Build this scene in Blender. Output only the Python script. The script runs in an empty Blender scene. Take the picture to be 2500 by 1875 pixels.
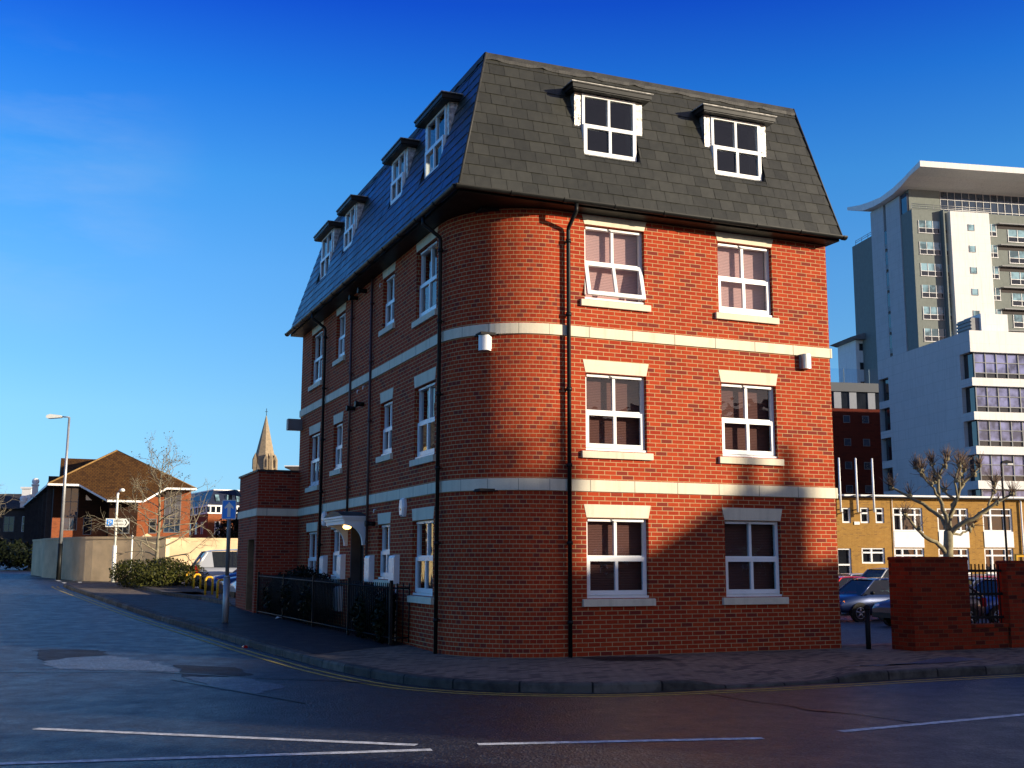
import bpy, math, random
import numpy as np
from mathutils import Vector, Matrix
R = math.radians
# ---------------------------------------------------------------- camera, sky, sun, exposure
EL = R(12)
SUN_DIR = Vector((0.931 * math.cos(EL), -0.365 * math.cos(EL), math.sin(EL)))   # towards the sun
scene = bpy.context.scene
col = scene.collection
cam_d = bpy.data.cameras.new("camera"); cam = bpy.data.objects.new("camera", cam_d); col.objects.link(cam)
cam_d.sensor_width = 36; cam_d.lens = 36 * 2791.3 / 2500; cam_d.clip_end = 3000; cam_d.clip_start = 0.1
cam.location = (0, 0, 1.45)
cam.rotation_mode = 'QUATERNION'
cam.rotation_quaternion = (Matrix.Rotation(math.pi / 2 + 0.1546, 4, 'X') @ Matrix.Rotation(0.0026, 4, 'Z')).to_quaternion()
scene.camera = cam
world = bpy.data.worlds.new("World"); scene.world = world; world.use_nodes = True
wn = world.node_tree.nodes; wl = world.node_tree.links
sky = wn.new("ShaderNodeTexSky"); sky.sky_type = 'NISHITA'; sky.sun_disc = False
sky.sun_elevation = EL; sky.sun_rotation = math.atan2(SUN_DIR.x, SUN_DIR.y)
sky.air_density = 1.0; sky.dust_density = 0.0; sky.ozone_density = 3.0
bg = wn['Background']; bg.inputs['Strength'].default_value = 0.071
# the deep, polarised blue of a clear winter sky: a grade of the sky texture over elevation, and a trace of cirrus
tc = wn.new('ShaderNodeTexCoord'); sx = wn.new('ShaderNodeSeparateXYZ'); grade = wn.new('ShaderNodeValToRGB')
wl.new(tc.outputs['Generated'], sx.inputs[0]); wl.new(sx.outputs[2], grade.inputs[0])
stops = [(0.0, (.72, 1.10, 1.9)), (.065, (.80, 1.22, 1.84)), (.126, (.97, 1.43, 1.76)), (.245, (.79, 1.52, 2.1)), (.321, (.51, 1.47, 2.25)), (.393, (.19, 1.05, 2.34)), (.457, (.08, .54, 2.25)), (.60, (.38, .74, 1.6)), (1.0, (.55, .8, 1.35))]
el = grade.color_ramp.elements
while len(el) < len(stops): el.new(.5)
for e_, (p_, c_) in zip(el, stops): e_.position = p_; e_.color = (*c_, 1)
mul = wn.new('ShaderNodeMix'); mul.data_type = 'RGBA'; mul.blend_type = 'MULTIPLY'; mul.inputs[0].default_value = 1.0
dp = wn.new('ShaderNodeVectorMath'); dp.operation = 'DOT_PRODUCT'; dp.inputs[1].default_value = (0.931, -0.365, 0.0); wl.new(tc.outputs['Generated'], dp.inputs[0])
sw = wn.new('ShaderNodeMapRange'); sw.interpolation_type = 'SMOOTHSTEP'; sw.inputs[1].default_value = .15; sw.inputs[2].default_value = .8; wl.new(dp.outputs['Value'], sw.inputs[0])
gmix = wn.new('ShaderNodeMix'); gmix.data_type = 'RGBA'; gmix.inputs[7].default_value = (3.1, 1.55, 1.15, 1); wl.new(sw.outputs[0], gmix.inputs[0]); wl.new(grade.outputs[0], gmix.inputs[6])  # warm lift added to the sunward sky as fill for shaded brick
wl.new(sky.outputs[0], mul.inputs[6]); wl.new(gmix.outputs[2], mul.inputs[7])
cmap = wn.new('ShaderNodeMapping'); cmap.inputs['Scale'].default_value = (1.5, 1.5, 6.0); cmap.inputs['Rotation'].default_value = (0, .35, 0)
cn_ = wn.new('ShaderNodeTexNoise'); cn_.inputs['Scale'].default_value = 2.1; cn_.inputs['Detail'].default_value = 7; cn_.inputs['Roughness'].default_value = .6
cr_ = wn.new('ShaderNodeMapRange'); cr_.inputs[1].default_value = .42; cr_.inputs[2].default_value = .75; cr_.inputs[3].default_value = 0; cr_.inputs[4].default_value = .22
wl.new(tc.outputs['Generated'], cmap.inputs[0]); wl.new(cmap.outputs[0], cn_.inputs['Vector']); wl.new(cn_.outputs[0], cr_.inputs[0])
cd = wn.new('ShaderNodeVectorMath'); cd.operation = 'DOT_PRODUCT'; cd.inputs[1].default_value = Vector((-.375, .875, .297)).normalized(); wl.new(tc.outputs['Generated'], cd.inputs[0])
cm = wn.new('ShaderNodeMapRange'); cm.interpolation_type = 'SMOOTHSTEP'; cm.inputs[1].default_value = .990; cm.inputs[2].default_value = .9997; cm.inputs[3].default_value = .0; wl.new(cd.outputs['Value'], cm.inputs[0])
cmul = wn.new('ShaderNodeMath'); cmul.operation = 'MULTIPLY'; wl.new(cr_.outputs[0], cmul.inputs[0]); wl.new(cm.outputs[0], cmul.inputs[1])
cmix = wn.new('ShaderNodeMix'); cmix.data_type = 'RGBA'; cmix.inputs[7].default_value = (5.5, 6.3, 7.5, 1)
wl.new(cmul.outputs[0], cmix.inputs[0]); wl.new(mul.outputs[2], cmix.inputs[6]); wl.new(cmix.outputs[2], bg.inputs['Color'])
sun_d = bpy.data.lights.new("sun", 'SUN'); sun_d.energy = 5.0; sun_d.angle = R(0.5); sun_d.color = (1.0, 0.86, 0.66)
sun = bpy.data.objects.new("sun", sun_d); col.objects.link(sun)
sun.rotation_mode = 'QUATERNION'; sun.rotation_quaternion = SUN_DIR.to_track_quat('Z', 'Y')
vs = scene.view_settings; vs.view_transform = 'Standard'; vs.look = 'None'; vs.gamma = 1.0; vs.exposure = 0.66
scene.cycles.max_bounces = 6; scene.cycles.transparent_max_bounces = 12

# ---------------------------------------------------------------- site frame
C0 = np.array([-0.65776, 17.5092]); TH = 0.3938           # virtual street corner of the brick building
dR = np.array([math.cos(TH), math.sin(TH)]); dL = np.array([-math.sin(TH), math.cos(TH)])
T2 = 0.184                                                # frame of the blocks beyond the car park
a2 = np.array([math.cos(T2), math.sin(T2)]); b2 = np.array([-math.sin(T2), math.cos(T2)])
def W(u, v): p = C0 + dR * u + dL * v; return (float(p[0]), float(p[1]))
def W2(u, v): p = C0 + a2 * u + b2 * v; return (float(p[0]), float(p[1]))
def UV(x, y): d = np.array([x, y]) - C0; return float(d @ dR), float(d @ dL)
def ss(t): t = min(1, max(0, t)); return t * t * (3 - 2 * t)
def gz(x, y):
    u, v = UV(x, y)
    return .019 * min(max(0, v - 1), 90) * ss((6 - u) / 4) - .55 * ss((v - .5) / 4) * ss((u - 3) / 4)

# ---------------------------------------------------------------- mesh builder
class MB:
    def __init__(s): s.v = []; s.f = []; s.uv = []; s.sm = []
    def face(s, pts, uv=None, smooth=False):
        b = len(s.v); s.v += [tuple(map(float, p)) for p in pts]; s.f.append(list(range(b, b + len(pts)))); s.uv.append(uv); s.sm.append(smooth)
    def box(s, x0, x1, y0, y1, z0, z1, top=True, bot=True):
        p = [(x, y, z) for z in (z0, z1) for y in (y0, y1) for x in (x0, x1)]
        fs = [(0, 1, 5, 4), (1, 3, 7, 5), (3, 2, 6, 7), (2, 0, 4, 6)]
        if top: fs.append((4, 5, 7, 6))
        if bot: fs.append((0, 2, 3, 1))
        for f in fs: s.face([p[i] for i in f])
        return s
    def prism(s, poly, axis, a, b, caps=True):
        def P(q, t): return (t, q[0], q[1]) if axis == 'x' else (q[0], t, q[1]) if axis == 'y' else (q[0], q[1], t)
        n = len(poly)
        for i in range(n):
            q, r = poly[i], poly[(i + 1) % n]; s.face([P(q, a), P(r, a), P(r, b), P(q, b)])
        if caps: s.face([P(q, a) for q in poly]); s.face([P(q, b) for q in reversed(poly)])
        return s
    def tube(s, pts, rad, n=8, caps=True, smooth=True):
        pts = [Vector(p) for p in pts]
        if not hasattr(rad, '__len__'): rad = [rad] * len(pts)
        rings = []; ref = None
        for i, p in enumerate(pts):
            t = (pts[min(i + 1, len(pts) - 1)] - pts[max(i - 1, 0)]).normalized()
            if ref is None: ref = Vector((1, 0, 0)) if abs(t.x) < .9 else Vector((0, 1, 0))
            x = (ref - t * ref.dot(t)); x = x.normalized() if x.length > 1e-4 else t.orthogonal().normalized()
            ref = x; y = t.cross(x)
            b = len(s.v)
            for k in range(n):
                a = 2 * math.pi * k / n; s.v.append(tuple(p + (x * math.cos(a) + y * math.sin(a)) * rad[i]))
            rings.append(b)
        for i in range(len(rings) - 1):
            for k in range(n):
                s.f.append([rings[i] + k, rings[i] + (k + 1) % n, rings[i + 1] + (k + 1) % n, rings[i + 1] + k]); s.uv.append(None); s.sm.append(smooth)
        if caps:
            s.f.append([rings[0] + k for k in range(n)][::-1]); s.uv.append(None); s.sm.append(False)
            s.f.append([rings[-1] + k for k in range(n)]); s.uv.append(None); s.sm.append(False)
        return s
    def ball(s, c, r, nu=12, nv=8):
        if not hasattr(r, '__len__'): r = (r, r, r)
        g = [[(c[0] + r[0] * math.sin(math.pi * j / nv) * math.cos(2 * math.pi * i / nu), c[1] + r[1] * math.sin(math.pi * j / nv) * math.sin(2 * math.pi * i / nu), c[2] + r[2] * math.cos(math.pi * j / nv)) for i in range(nu)] for j in range(nv + 1)]
        for j in range(nv):
            for i in range(nu): s.face([g[j][i], g[j + 1][i], g[j + 1][(i + 1) % nu], g[j][(i + 1) % nu]], smooth=True)
        return s
    def mesh(s, name, off=(0, 0, 0)):
        me = bpy.data.meshes.new(name)
        me.from_pydata([(p[0] - off[0], p[1] - off[1], p[2] - off[2]) for p in s.v], [], s.f)
        ul = me.uv_layers.new(name="UVMap").data; k = 0
        for fi, f in enumerate(s.f):
            uv = s.uv[fi]
            if uv is None:
                q = [Vector(s.v[i]) for i in f]; nrm = (q[1] - q[0]).cross(q[2] - q[0])
                if nrm.length < 1e-12 and len(q) > 3: nrm = (q[2] - q[0]).cross(q[3] - q[0])
                ax = max(range(3), key=lambda i: abs(nrm[i]))
                uv = [(p.y, p.z) if ax == 0 else (p.x, p.z) if ax == 1 else (p.x, p.y) for p in q]
            for t in uv: ul[k].uv = t; k += 1
        for p, m in zip(me.polygons, s.sm): p.use_smooth = m
        me.update(); return me
    def build(s, name, m, parent=None, off=(0, 0, 0), loc=(0, 0, 0), rz=0):
        me = s.mesh(name, off); me.materials.append(m)
        return link(name, me, parent, loc, rz)
def link(name, me, parent=None, loc=(0, 0, 0), rz=0):
    o = bpy.data.objects.new(name, me); col.objects.link(o); o.location = loc; o.rotation_euler = (0, 0, rz)
    if parent is not None: o.parent = parent
    return o
def tag(o, label, cat, group=None):
    o['label'] = label; o['category'] = cat
    if group: o['group'] = group
    return o
def thing(name, label, cat, loc=(0, 0, 0), rz=0, group=None):
    return tag(link(name, None, None, loc, rz), label, cat, group)
def sub(name, parent, loc=(0, 0, 0), rz=0): return link(name, None, parent, loc, rz)
def struct(o): o['kind'] = 'structure'; return o
def stuff(o): o['kind'] = 'stuff'; return o
def copy_tree(o, parent=None):
    c = o.copy(); col.objects.link(c)
    if parent is not None: c.parent = parent
    for ch in list(o.children): copy_tree(ch, c)
    return c

# ---------------------------------------------------------------- materials
class N:
    def __init__(s, name):
        s.m = bpy.data.materials.new(name); s.m.use_nodes = True; s.t = s.m.node_tree; s.b = s.t.nodes['Principled BSDF']
    def n(s, typ, **kw):
        d = s.t.nodes.new('ShaderNode' + typ)
        for k, v in kw.items():
            if k in d.inputs: s.set(d.inputs[k], v)
            else: setattr(d, k, v)
        return d
    def set(s, i, v):
        if isinstance(v, bpy.types.NodeSocket): s.t.links.new(v, i)
        else: i.default_value = v
    def math(s, op, a, b=0.0, c=None):
        d = s.t.nodes.new('ShaderNodeMath'); d.operation = op; s.set(d.inputs[0], a); s.set(d.inputs[1], b)
        if c is not None: s.set(d.inputs[2], c)
        return d.outputs[0]
    def mix(s, f, a, b):
        d = s.t.nodes.new('ShaderNodeMix'); d.data_type = 'RGBA'; s.set(d.inputs[0], f); s.set(d.inputs[6], a if isinstance(a, bpy.types.NodeSocket) else (*a[:3], 1)); s.set(d.inputs[7], b if isinstance(b, bpy.types.NodeSocket) else (*b[:3], 1))
        return d.outputs[2]
    def noise(s, scale, detail=4, vec=None, rough=.55):
        d = s.n('TexNoise'); d.inputs['Scale'].default_value = scale; d.inputs['Detail'].default_value = detail; d.inputs['Roughness'].default_value = rough
        if vec is None: vec = s.pos()
        s.t.links.new(vec, d.inputs['Vector']); return d.outputs[0]
    def pos(s):
        if not hasattr(s, '_p'): s._p = s.n('NewGeometry').outputs['Position']
        return s._p
    def ramp(s, f, a, b, lo=0., hi=1.):
        d = s.n('MapRange'); s.set(d.inputs[0], f); d.inputs[1].default_value = lo; d.inputs[2].default_value = hi; d.inputs[3].default_value = a; d.inputs[4].default_value = b; return d.outputs[0]
    def bump(s, h, strength=.3, dist=.01):
        d = s.n('Bump'); d.inputs['Strength'].default_value = strength; d.inputs['Distance'].default_value = dist; s.set(d.inputs['Height'], h); s.t.links.new(d.outputs[0], s.b.inputs['Normal'])
    def fin(s, color, rough=.6, metal=0., spec=None):
        s.set(s.b.inputs['Base Color'], color if isinstance(color, bpy.types.NodeSocket) else (*color[:3], 1)); s.set(s.b.inputs['Roughness'], rough); s.b.inputs['Metallic'].default_value = metal
        if spec is not None: s.b.inputs['Specular IOR Level'].default_value = spec
        return s.m
def plain(name, c, rough=.5, var=.18, scale=3., metal=0., bump=.0, spec=None):
    k = N(name); n1 = k.noise(scale, 5); f = k.ramp(n1, 0, 1, .3, .7)
    cc = k.mix(f, [x * (1 - var) for x in c], [min(1, x * (1 + var)) for x in c])
    if bump: k.bump(k.noise(scale * 8, 4), bump, .01)
    return k.fin(cc, k.ramp(n1, max(0, rough - .06), min(1, rough + .06), .3, .7), metal, spec)
def brickmat(name, c1, c2, dark, mortar, pdark=.15, bw=.21, rh=.0693, mw=.0056, stain=.25):
    k = N(name); uv = k.n('UVMap').outputs[0]; sp = k.n('SeparateXYZ'); k.t.links.new(uv, sp.inputs[0])
    row = k.math('DIVIDE', sp.outputs[1], rh); fr = k.math('FLOOR', row); fv = k.math('FRACT', row)
    sh = k.math('MULTIPLY', k.math('FLOORED_MODULO', fr, 2.), .5)
    cu = k.math('ADD', k.math('DIVIDE', sp.outputs[0], bw), sh); fc = k.math('FLOOR', cu); fu = k.math('FRACT', cu)
    du = k.math('MULTIPLY', k.math('MINIMUM', fu, k.math('SUBTRACT', 1., fu)), bw)
    dv = k.math('MULTIPLY', k.math('MINIMUM', fv, k.math('SUBTRACT', 1., fv)), rh)
    d = k.math('MINIMUM', du, dv); mm = k.ramp(d, 1, 0, mw * .6, mw * 1.3)
    cb = k.n('CombineXYZ'); k.set(cb.inputs[0], fc); k.set(cb.inputs[1], fr)
    wn_ = k.n('TexWhiteNoise'); wn_.noise_dimensions = '2D'; k.t.links.new(cb.outputs[0], wn_.inputs['Vector'])
    cs = k.n('SeparateColor'); k.t.links.new(wn_.outputs['Color'], cs.inputs[0])
    base = k.mix(cs.outputs[0], c1, c2)
    base = k.mix(k.ramp(cs.outputs[1], 0, 1, 1 - pdark, 1 - pdark * .6), base, dark)
    big = k.noise(.55, 4); base2 = k.mix(k.ramp(big, 0, stain, .45, .75), base, [x * .55 for x in c1])
    fine = k.noise(60, 3); base3 = k.mix(k.ramp(fine, 0, .22, .4, .8), base2, (.02, .01, .01))
    mp = k.n('Mapping'); mp.inputs['Scale'].default_value = (5, 5, .35); k.t.links.new(k.pos(), mp.inputs[0]); st = k.noise(1.0, 5, mp.outputs[0]); base3 = k.mix(k.ramp(st, 0, .30, .5, .72), base3, [x * .45 for x in c1])
    mcol = k.mix(k.ramp(k.noise(5, 3), 0, .5, .4, .7), mortar, [x * .55 for x in mortar])
    colr = k.mix(mm, base3, mcol)
    h = k.math('SUBTRACT', k.math('MULTIPLY', fine, .3), mm)
    k.bump(h, .5, .006)
    return k.fin(colr, .85, 0, .12)
def stonemat(name, c, joint=.8, j0=0., var=.12):
    k = N(name); uv = k.n('UVMap').outputs[0]; sp = k.n('SeparateXYZ'); k.t.links.new(uv, sp.inputs[0])
    n1 = k.noise(2.2, 6); n2 = k.noise(40, 3)
    cc = k.mix(k.ramp(n1, 0, 1, .35, .7), [x * (1 - var) for x in c], c)
    cc = k.mix(k.ramp(n2, 0, .2, .45, .75), cc, [x * .6 for x in c])
    mp = k.n('Mapping'); mp.inputs['Scale'].default_value = (9, 9, .8); k.t.links.new(k.pos(), mp.inputs[0]); cc = k.mix(k.ramp(k.noise(1.0, 5, mp.outputs[0]), 0, .32, .5, .75), cc, (c[0] * .5, c[1] * .5, c[2] * .45))
    if joint:
        fu = k.math('FRACT', k.math('DIVIDE', k.math('ADD', sp.outputs[0], j0), joint))
        cc = k.mix(k.ramp(fu, 1, 0, .013, .022), cc, [x * .32 for x in c])
    k.bump(n2, .12, .004)
    return k.fin(cc, .8, 0, .25)
def slatemat(name, c, rough=.42):
    k = N(name); g = k.n('NewGeometry'); r = g.outputs['Random Per Island']
    n1 = k.noise(9, 5); n2 = k.noise(70, 3); n3 = k.noise(.8, 3)
    cc = k.mix(k.ramp(r, 0, 1), [x * .92 for x in c], [x * 1.08 for x in c])
    cc = k.mix(k.ramp(n1, 0, .35, .4, .8), cc, [x * 1.7 for x in c])
    cc = k.mix(k.ramp(n3, 0, .3, .5, .75), cc, [x * .6 for x in c])
    k.bump(n2, .2, .004)
    return k.fin(cc, k.ramp(k.math('ADD', k.math('MULTIPLY', r, .5), k.math('MULTIPLY', n1, .5)), rough - .08, rough + .12), 0, .6)
def asphalt(name, c, rough=.6, agg=1.0, wet=.0, warm=None, spec=.35):
    k = N(name); p = k.pos(); n0 = k.noise(.35, 5); n1 = k.noise(2.6, 6, rough=.65); n2 = k.noise(170, 2)
    vo = k.n('TexVoronoi'); vo.inputs['Scale'].default_value = 42; k.t.links.new(p, vo.inputs['Vector'])
    cs = k.n('SeparateColor'); k.t.links.new(vo.outputs['Color'], cs.inputs[0])
    cc = k.mix(k.ramp(n1, 0, 1, .35, .65), [x * .65 for x in c], [x * 1.3 for x in c])
    cc = k.mix(k.ramp(n0, 0, .55, .42, .7), cc, [x * 1.9 for x in c] if warm is None else warm)
    cc = k.mix(k.ramp(cs.outputs[0], 0, min(1, .9 * agg), .62, 1.), cc, [min(1, x * 4.2) for x in c])
    cc = k.mix(k.ramp(cs.outputs[1], 0, .6 * agg, .5, 1.), cc, [x * .3 for x in c])
    n3 = k.noise(14, 4, rough=.7); cc = k.mix(k.ramp(n3, 0, .55, .5, .72), cc, [x * .35 for x in c]); cc = k.mix(k.ramp(n3, .5, 0, .28, .45), cc, [x * 2.0 for x in c])
    k.bump(k.math('ADD', vo.outputs['Distance'], k.math('ADD', k.math('MULTIPLY', n2, .4), k.math('MULTIPLY', n3, 1.2))), .8, .011)
    return k.fin(cc, k.ramp(n1, rough - .1, rough + .12, .3, .7), 0, spec)
def glassmat(name, tint=(.75, .8, .82), ior=1.75, wav=.012):
    k = N(name); t = k.t; t.nodes.remove(k.b)
    tr = k.n('BsdfTransparent'); tr.inputs[0].default_value = (*tint, 1); gl = k.n('BsdfGlossy'); gl.inputs['Roughness'].default_value = .01
    fz = k.n('Fresnel'); bf = k.n('NewGeometry').outputs['Backfacing']; k.set(fz.inputs['IOR'], k.ramp(bf, ior, 1 / ior))
    bm = k.n('Bump'); bm.inputs['Strength'].default_value = wav; bm.inputs['Distance'].default_value = .5; nz = k.noise(2.2, 2); t.links.new(nz, bm.inputs['Height']); t.links.new(bm.outputs[0], gl.inputs['Normal'])
    mx = k.n('MixShader'); t.links.new(fz.outputs[0], mx.inputs[0]); t.links.new(tr.outputs[0], mx.inputs[1]); t.links.new(gl.outputs[0], mx.inputs[2])
    t.links.new(mx.outputs[0], t.nodes['Material Output'].inputs[0]); return k.m
def darkglass(name, c=(.012, .014, .018), rough=.03, var=.3):
    k = N(name); n1 = k.noise(.6, 3); cc = k.mix(k.ramp(n1, 0, 1, .4, .6), [x * (1 - var) for x in c], [x * (1 + var) for x in c])
    k.b.inputs['IOR'].default_value = 1.75
    k.bump(k.noise(1.3, 2), .03, .2); return k.fin(cc, rough, 0, .5)
def leafmat(name, a, b, rough=.5):
    k = N(name); r = k.n('NewGeometry').outputs['Random Per Island']; cc = k.mix(k.math('POWER', r, 1.4), a, b); return k.fin(cc, rough, 0, .08)
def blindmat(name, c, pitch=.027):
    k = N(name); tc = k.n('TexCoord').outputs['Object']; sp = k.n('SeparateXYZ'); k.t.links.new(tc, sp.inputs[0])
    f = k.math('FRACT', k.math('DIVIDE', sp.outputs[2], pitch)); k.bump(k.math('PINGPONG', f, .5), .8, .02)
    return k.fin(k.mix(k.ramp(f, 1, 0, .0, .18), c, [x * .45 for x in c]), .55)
def carpaint(name, c, metal=0.):
    k = N(name); n1 = k.noise(1.5, 4); cc = k.mix(k.ramp(n1, 0, .35, .4, .75), c, [x * .7 + .02 for x in c])
    k.b.inputs['Coat Weight'].default_value = .8; k.b.inputs['Coat Roughness'].default_value = .06
    return k.fin(cc, .35, metal)
def linemat(name, c, base, wear=.5, sc=9.):
    k = N(name); n1 = k.noise(sc, 6, rough=.7); n2 = k.noise(110, 2)
    f = k.math('ADD', k.ramp(n1, 0, 1, .42, .62), k.ramp(n2, -.25, .25, .3, .7))
    f = k.ramp(f, 1 - wear, 1)
    k.bump(n2, .4, .004)
    return k.fin(k.mix(f, base, c), .75)

M = {}
M['brick'] = brickmat('red_brick', (.42, .053, .015), (.32, .032, .012), (.20, .030, .020), (.50, .34, .17), pdark=.16)
M['brick_old'] = brickmat('old_red_brick', (.36, .036, .010), (.26, .027, .009), (.09, .014, .009), (.17, .07, .03), pdark=.35, stain=.7)
M['brick_annex'] = brickmat('annex_brick', (.38, .052, .022), (.29, .038, .018), (.15, .026, .018), (.32, .22, .15))
M['brick_far'] = brickmat('orange_brick', (.33, .090, .032), (.27, .070, .026), (.2, .055, .025), (.28, .15, .08), pdark=.1, bw=.225, rh=.075, mw=.006)
M['brick_yellow'] = brickmat('yellow_brick', (.43, .235, .055), (.36, .19, .045), (.28, .15, .045), (.40, .26, .10), pdark=.12, bw=.225, rh=.075, mw=.006, stain=.4)
M['stone'] = stonemat('cream_stone', (.78, .70, .53), .8)
M['stone_plain'] = stonemat('cream_stone_plain', (.78, .70, .53), 0)
M['white'] = plain('white_upvc', (.86, .86, .84), .3, .03, 2.)
M['white_paint'] = plain('white_paint', (.82, .82, .80), .45, .05, 2.)
M['black'] = plain('black_plastic', (.008, .009, .009), .5, .3, 4., 0, 0, .22)
M['blackmetal'] = plain('black_painted_iron', (.007, .007, .008), .6, .3, 6., 0, 0, .2)
M['slate'] = slatemat('roof_slate', (.028, .0285, .022), .36)
M['felt'] = plain('roof_felt', (.008, .008, .008), .8, .3, 3., bump=.2)
M['lead'] = plain('dark_lead', (.034, .034, .032), .6, .4, 5., .0, .5, .35)
M['leadbright'] = plain('bright_lead', (.55, .53, .49), .34, .6, 14., .8, 1.)
M['lead_mid'] = plain('weathered_lead', (.40, .385, .35), .5, .7, 9., .0, .8)
M['hood'] = plain('dark_hood', (.010, .0115, .0115), .5, .3, 4., 0, 0, .3)
M['soil'] = plain('bed_soil', (.05, .035, .022), .95, .4, 6., 0, .5)
M['pane'] = glassmat('window_glass')
M['pane_dark'] = darkglass('dark_glazing')
M['pane_lilac'] = darkglass('lilac_blind_glazing', (.15, .16, .30), .06, .6)
M['parapet_shade'] = plain('shaded_parapet_grey', (.05, .06, .075), .6, .15)  # shade over the red block put into its parapet and panel greys
M['panel_grey'] = plain('mid_grey_panel', (.20, .22, .26), .6, .1)
M['pane_blue'] = darkglass('blue_glazing', (.02, .035, .06))
M['pane_pale'] = darkglass('curtained_glazing', (.17, .28, .32), .06, .6)
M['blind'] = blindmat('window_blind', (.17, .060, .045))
M['blind_lit'] = blindmat('lit_window_blind', (.76, .42, .38))  # lighter copy of the blind, sunlight and sky reflection put into its colour
M['dark_room'] = plain('dark_interior', (.02, .018, .016), .9, .2)
M['pipe_brown'] = plain('brown_pipe', (.075, .035, .028), .5, .2)
M['asphalt'] = asphalt('road_asphalt', (.016, .0175, .021), .42, 1.3, spec=.5)
M['asphalt_new'] = asphalt('new_asphalt', (.013, .013, .015), .6, .6, spec=.25)
M['asphalt_light'] = asphalt('worn_asphalt', (.060, .068, .085), .40, .8, spec=.5)
M['asphalt_park'] = asphalt('car_park_asphalt', (.055, .055, .06), .6)
M['paving'] = brickmat('block_paving', (.27, .215, .16), (.20, .16, .125), (.11, .092, .08), (.05, .042, .036), pdark=.25, bw=.2, rh=.1, mw=.004, stain=.5)
def kerbmat():
    k = N('granite_kerb'); uv = k.n('UVMap').outputs[0]; sp = k.n('SeparateXYZ'); k.t.links.new(uv, sp.inputs[0])
    q = k.math('DIVIDE', sp.outputs[0], .9); w = k.n('TexWhiteNoise'); w.noise_dimensions = '1D'; k.set(w.inputs['W'], k.math('FLOOR', q)); f = k.math('FRACT', q)
    n1 = k.noise(6, 6); cc = k.mix(w.outputs['Value'], (.050, .047, .043), (.15, .135, .115)); cc = k.mix(k.ramp(n1, 0, .8, .42, .68), cc, (.022, .02, .019)); cc = k.mix(k.ramp(f, 1, 0, .02, .04), cc, (.008, .008, .008))
    k.bump(k.noise(35, 4), .5, .01); return k.fin(cc, .8, 0, .25)
M['kerbstone'] = kerbmat()
M['line_white'] = linemat('road_paint_white', (.86, .86, .82), (.06, .06, .065), .55)
M['line_yellow'] = linemat('road_paint_yellow', (.62, .46, .06), (.045, .045, .05), .5)
M['tar'] = plain('tar_seam', (.012, .012, .013), .4, .3)
M['render'] = plain('cream_render', (.74, .55, .32), .85, .22, 1.1, bump=.25)
M['render_pale'] = plain('pale_render', (.72, .58, .30), .85, .1)
M['shade_brown'] = brickmat('shade_brown_wall', (.040, .018, .010), (.035, .016, .009), (.03, .014, .008), (.02, .01, .006), bw=3.0, rh=.15, mw=.01)  # shade on the upper front wall put into a dark brown, drawn as boards
M['tile_brown'] = brickmat('brown_roof_tile', (.12, .058, .016), (.10, .046, .013), (.07, .033, .011), (.03, .016, .01), pdark=.3, bw=.3, rh=.32, mw=.02, stain=.5)
M['tile_ochre'] = plain('ochre_ridge_tile', (.24, .14, .04), .8, .3)
M['tile_grey'] = brickmat('grey_roof_tile', (.10, .095, .09), (.08, .078, .075), (.06, .058, .056), (.04, .04, .04), pdark=.3, bw=.3, rh=.3, mw=.02)
M['navy'] = plain('navy_roof', (.022, .028, .055), .45, .3)
M['spire'] = stonemat('spire_stone', (.38, .30, .20), 0, 0, .3)
M['galv'] = plain('galvanised_steel', (.38, .39, .40), .45, .15, 4., .5)
M['grey_paint'] = plain('grey_paint', (.16, .17, .18), .5, .2)
M['sign_blue'] = plain('sign_blue', (.015, .30, 1.0), .35, .06)
M['sign_white'] = plain('sign_white', (.86, .88, .80), .4, .04)
M['yellow'] = plain('yellow_paint', (.78, .42, .02), .4, .12)
M['bark'] = plain('pale_bark', (.22, .19, .125), .85, .4, 6., bump=.5)
M['bark_plane'] = plain('plane_bark', (.22, .185, .10), .85, .45, 5., bump=.5)
M['twig'] = plain('twig', (.11, .07, .045), .9, .3)
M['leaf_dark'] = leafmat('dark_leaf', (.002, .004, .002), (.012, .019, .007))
M['leaf_hedge'] = leafmat('hedge_leaf', (.010, .016, .004), (.085, .085, .018))
M['leaf_few'] = leafmat('winter_leaf', (.05, .045, .02), (.12, .10, .05))
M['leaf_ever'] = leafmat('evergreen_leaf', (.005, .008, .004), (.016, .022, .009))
M['tyre'] = plain('tyre_rubber', (.010, .010, .010), .8, .2)
M['rim'] = plain('alloy_rim', (.33, .34, .36), .35, .1, 4., .7)
M['lamp_red'] = plain('red_lens', (.35, .01, .01), .2, .1)
M['lamp_clear'] = plain('clear_lens', (.65, .66, .66), .15, .1)
M['lamp_orange'] = plain('orange_lens', (.75, .20, .01), .25, .1)
M['car_glass'] = glassmat('car_glass', (.10, .135, .14), 1.9, .0)
M['clad_grey'] = stonemat('grey_cladding', (.20, .225, .205), 0, 0, .12)
M['clad_white'] = brickmat('white_cladding', (.84, .83, .79), (.83, .82, .78), (.82, .81, .77), (.74, .73, .70), pdark=.1, bw=2.4, rh=1.27, mw=.018, stain=.1)
M['clad_pale'] = brickmat('pale_grey_panel', (.50, .50, .50), (.49, .49, .49), (.48, .48, .48), (.40, .40, .40), pdark=.1, bw=4.0, rh=1.05, mw=.02, stain=.1)
M['clad_red'] = brickmat('red_panel', (.13, .022, .012), (.11, .02, .011), (.09, .017, .01), (.07, .015, .01), bw=.6, rh=.2, mw=.01)
M['brick_house'] = brickmat('house_brick', (.30, .10, .05), (.22, .07, .04), (.1, .04, .03), (.3, .22, .14), bw=.225, rh=.075)
M['dark_wall'] = plain('dark_wall', (.05, .042, .04), .9, .3)
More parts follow.
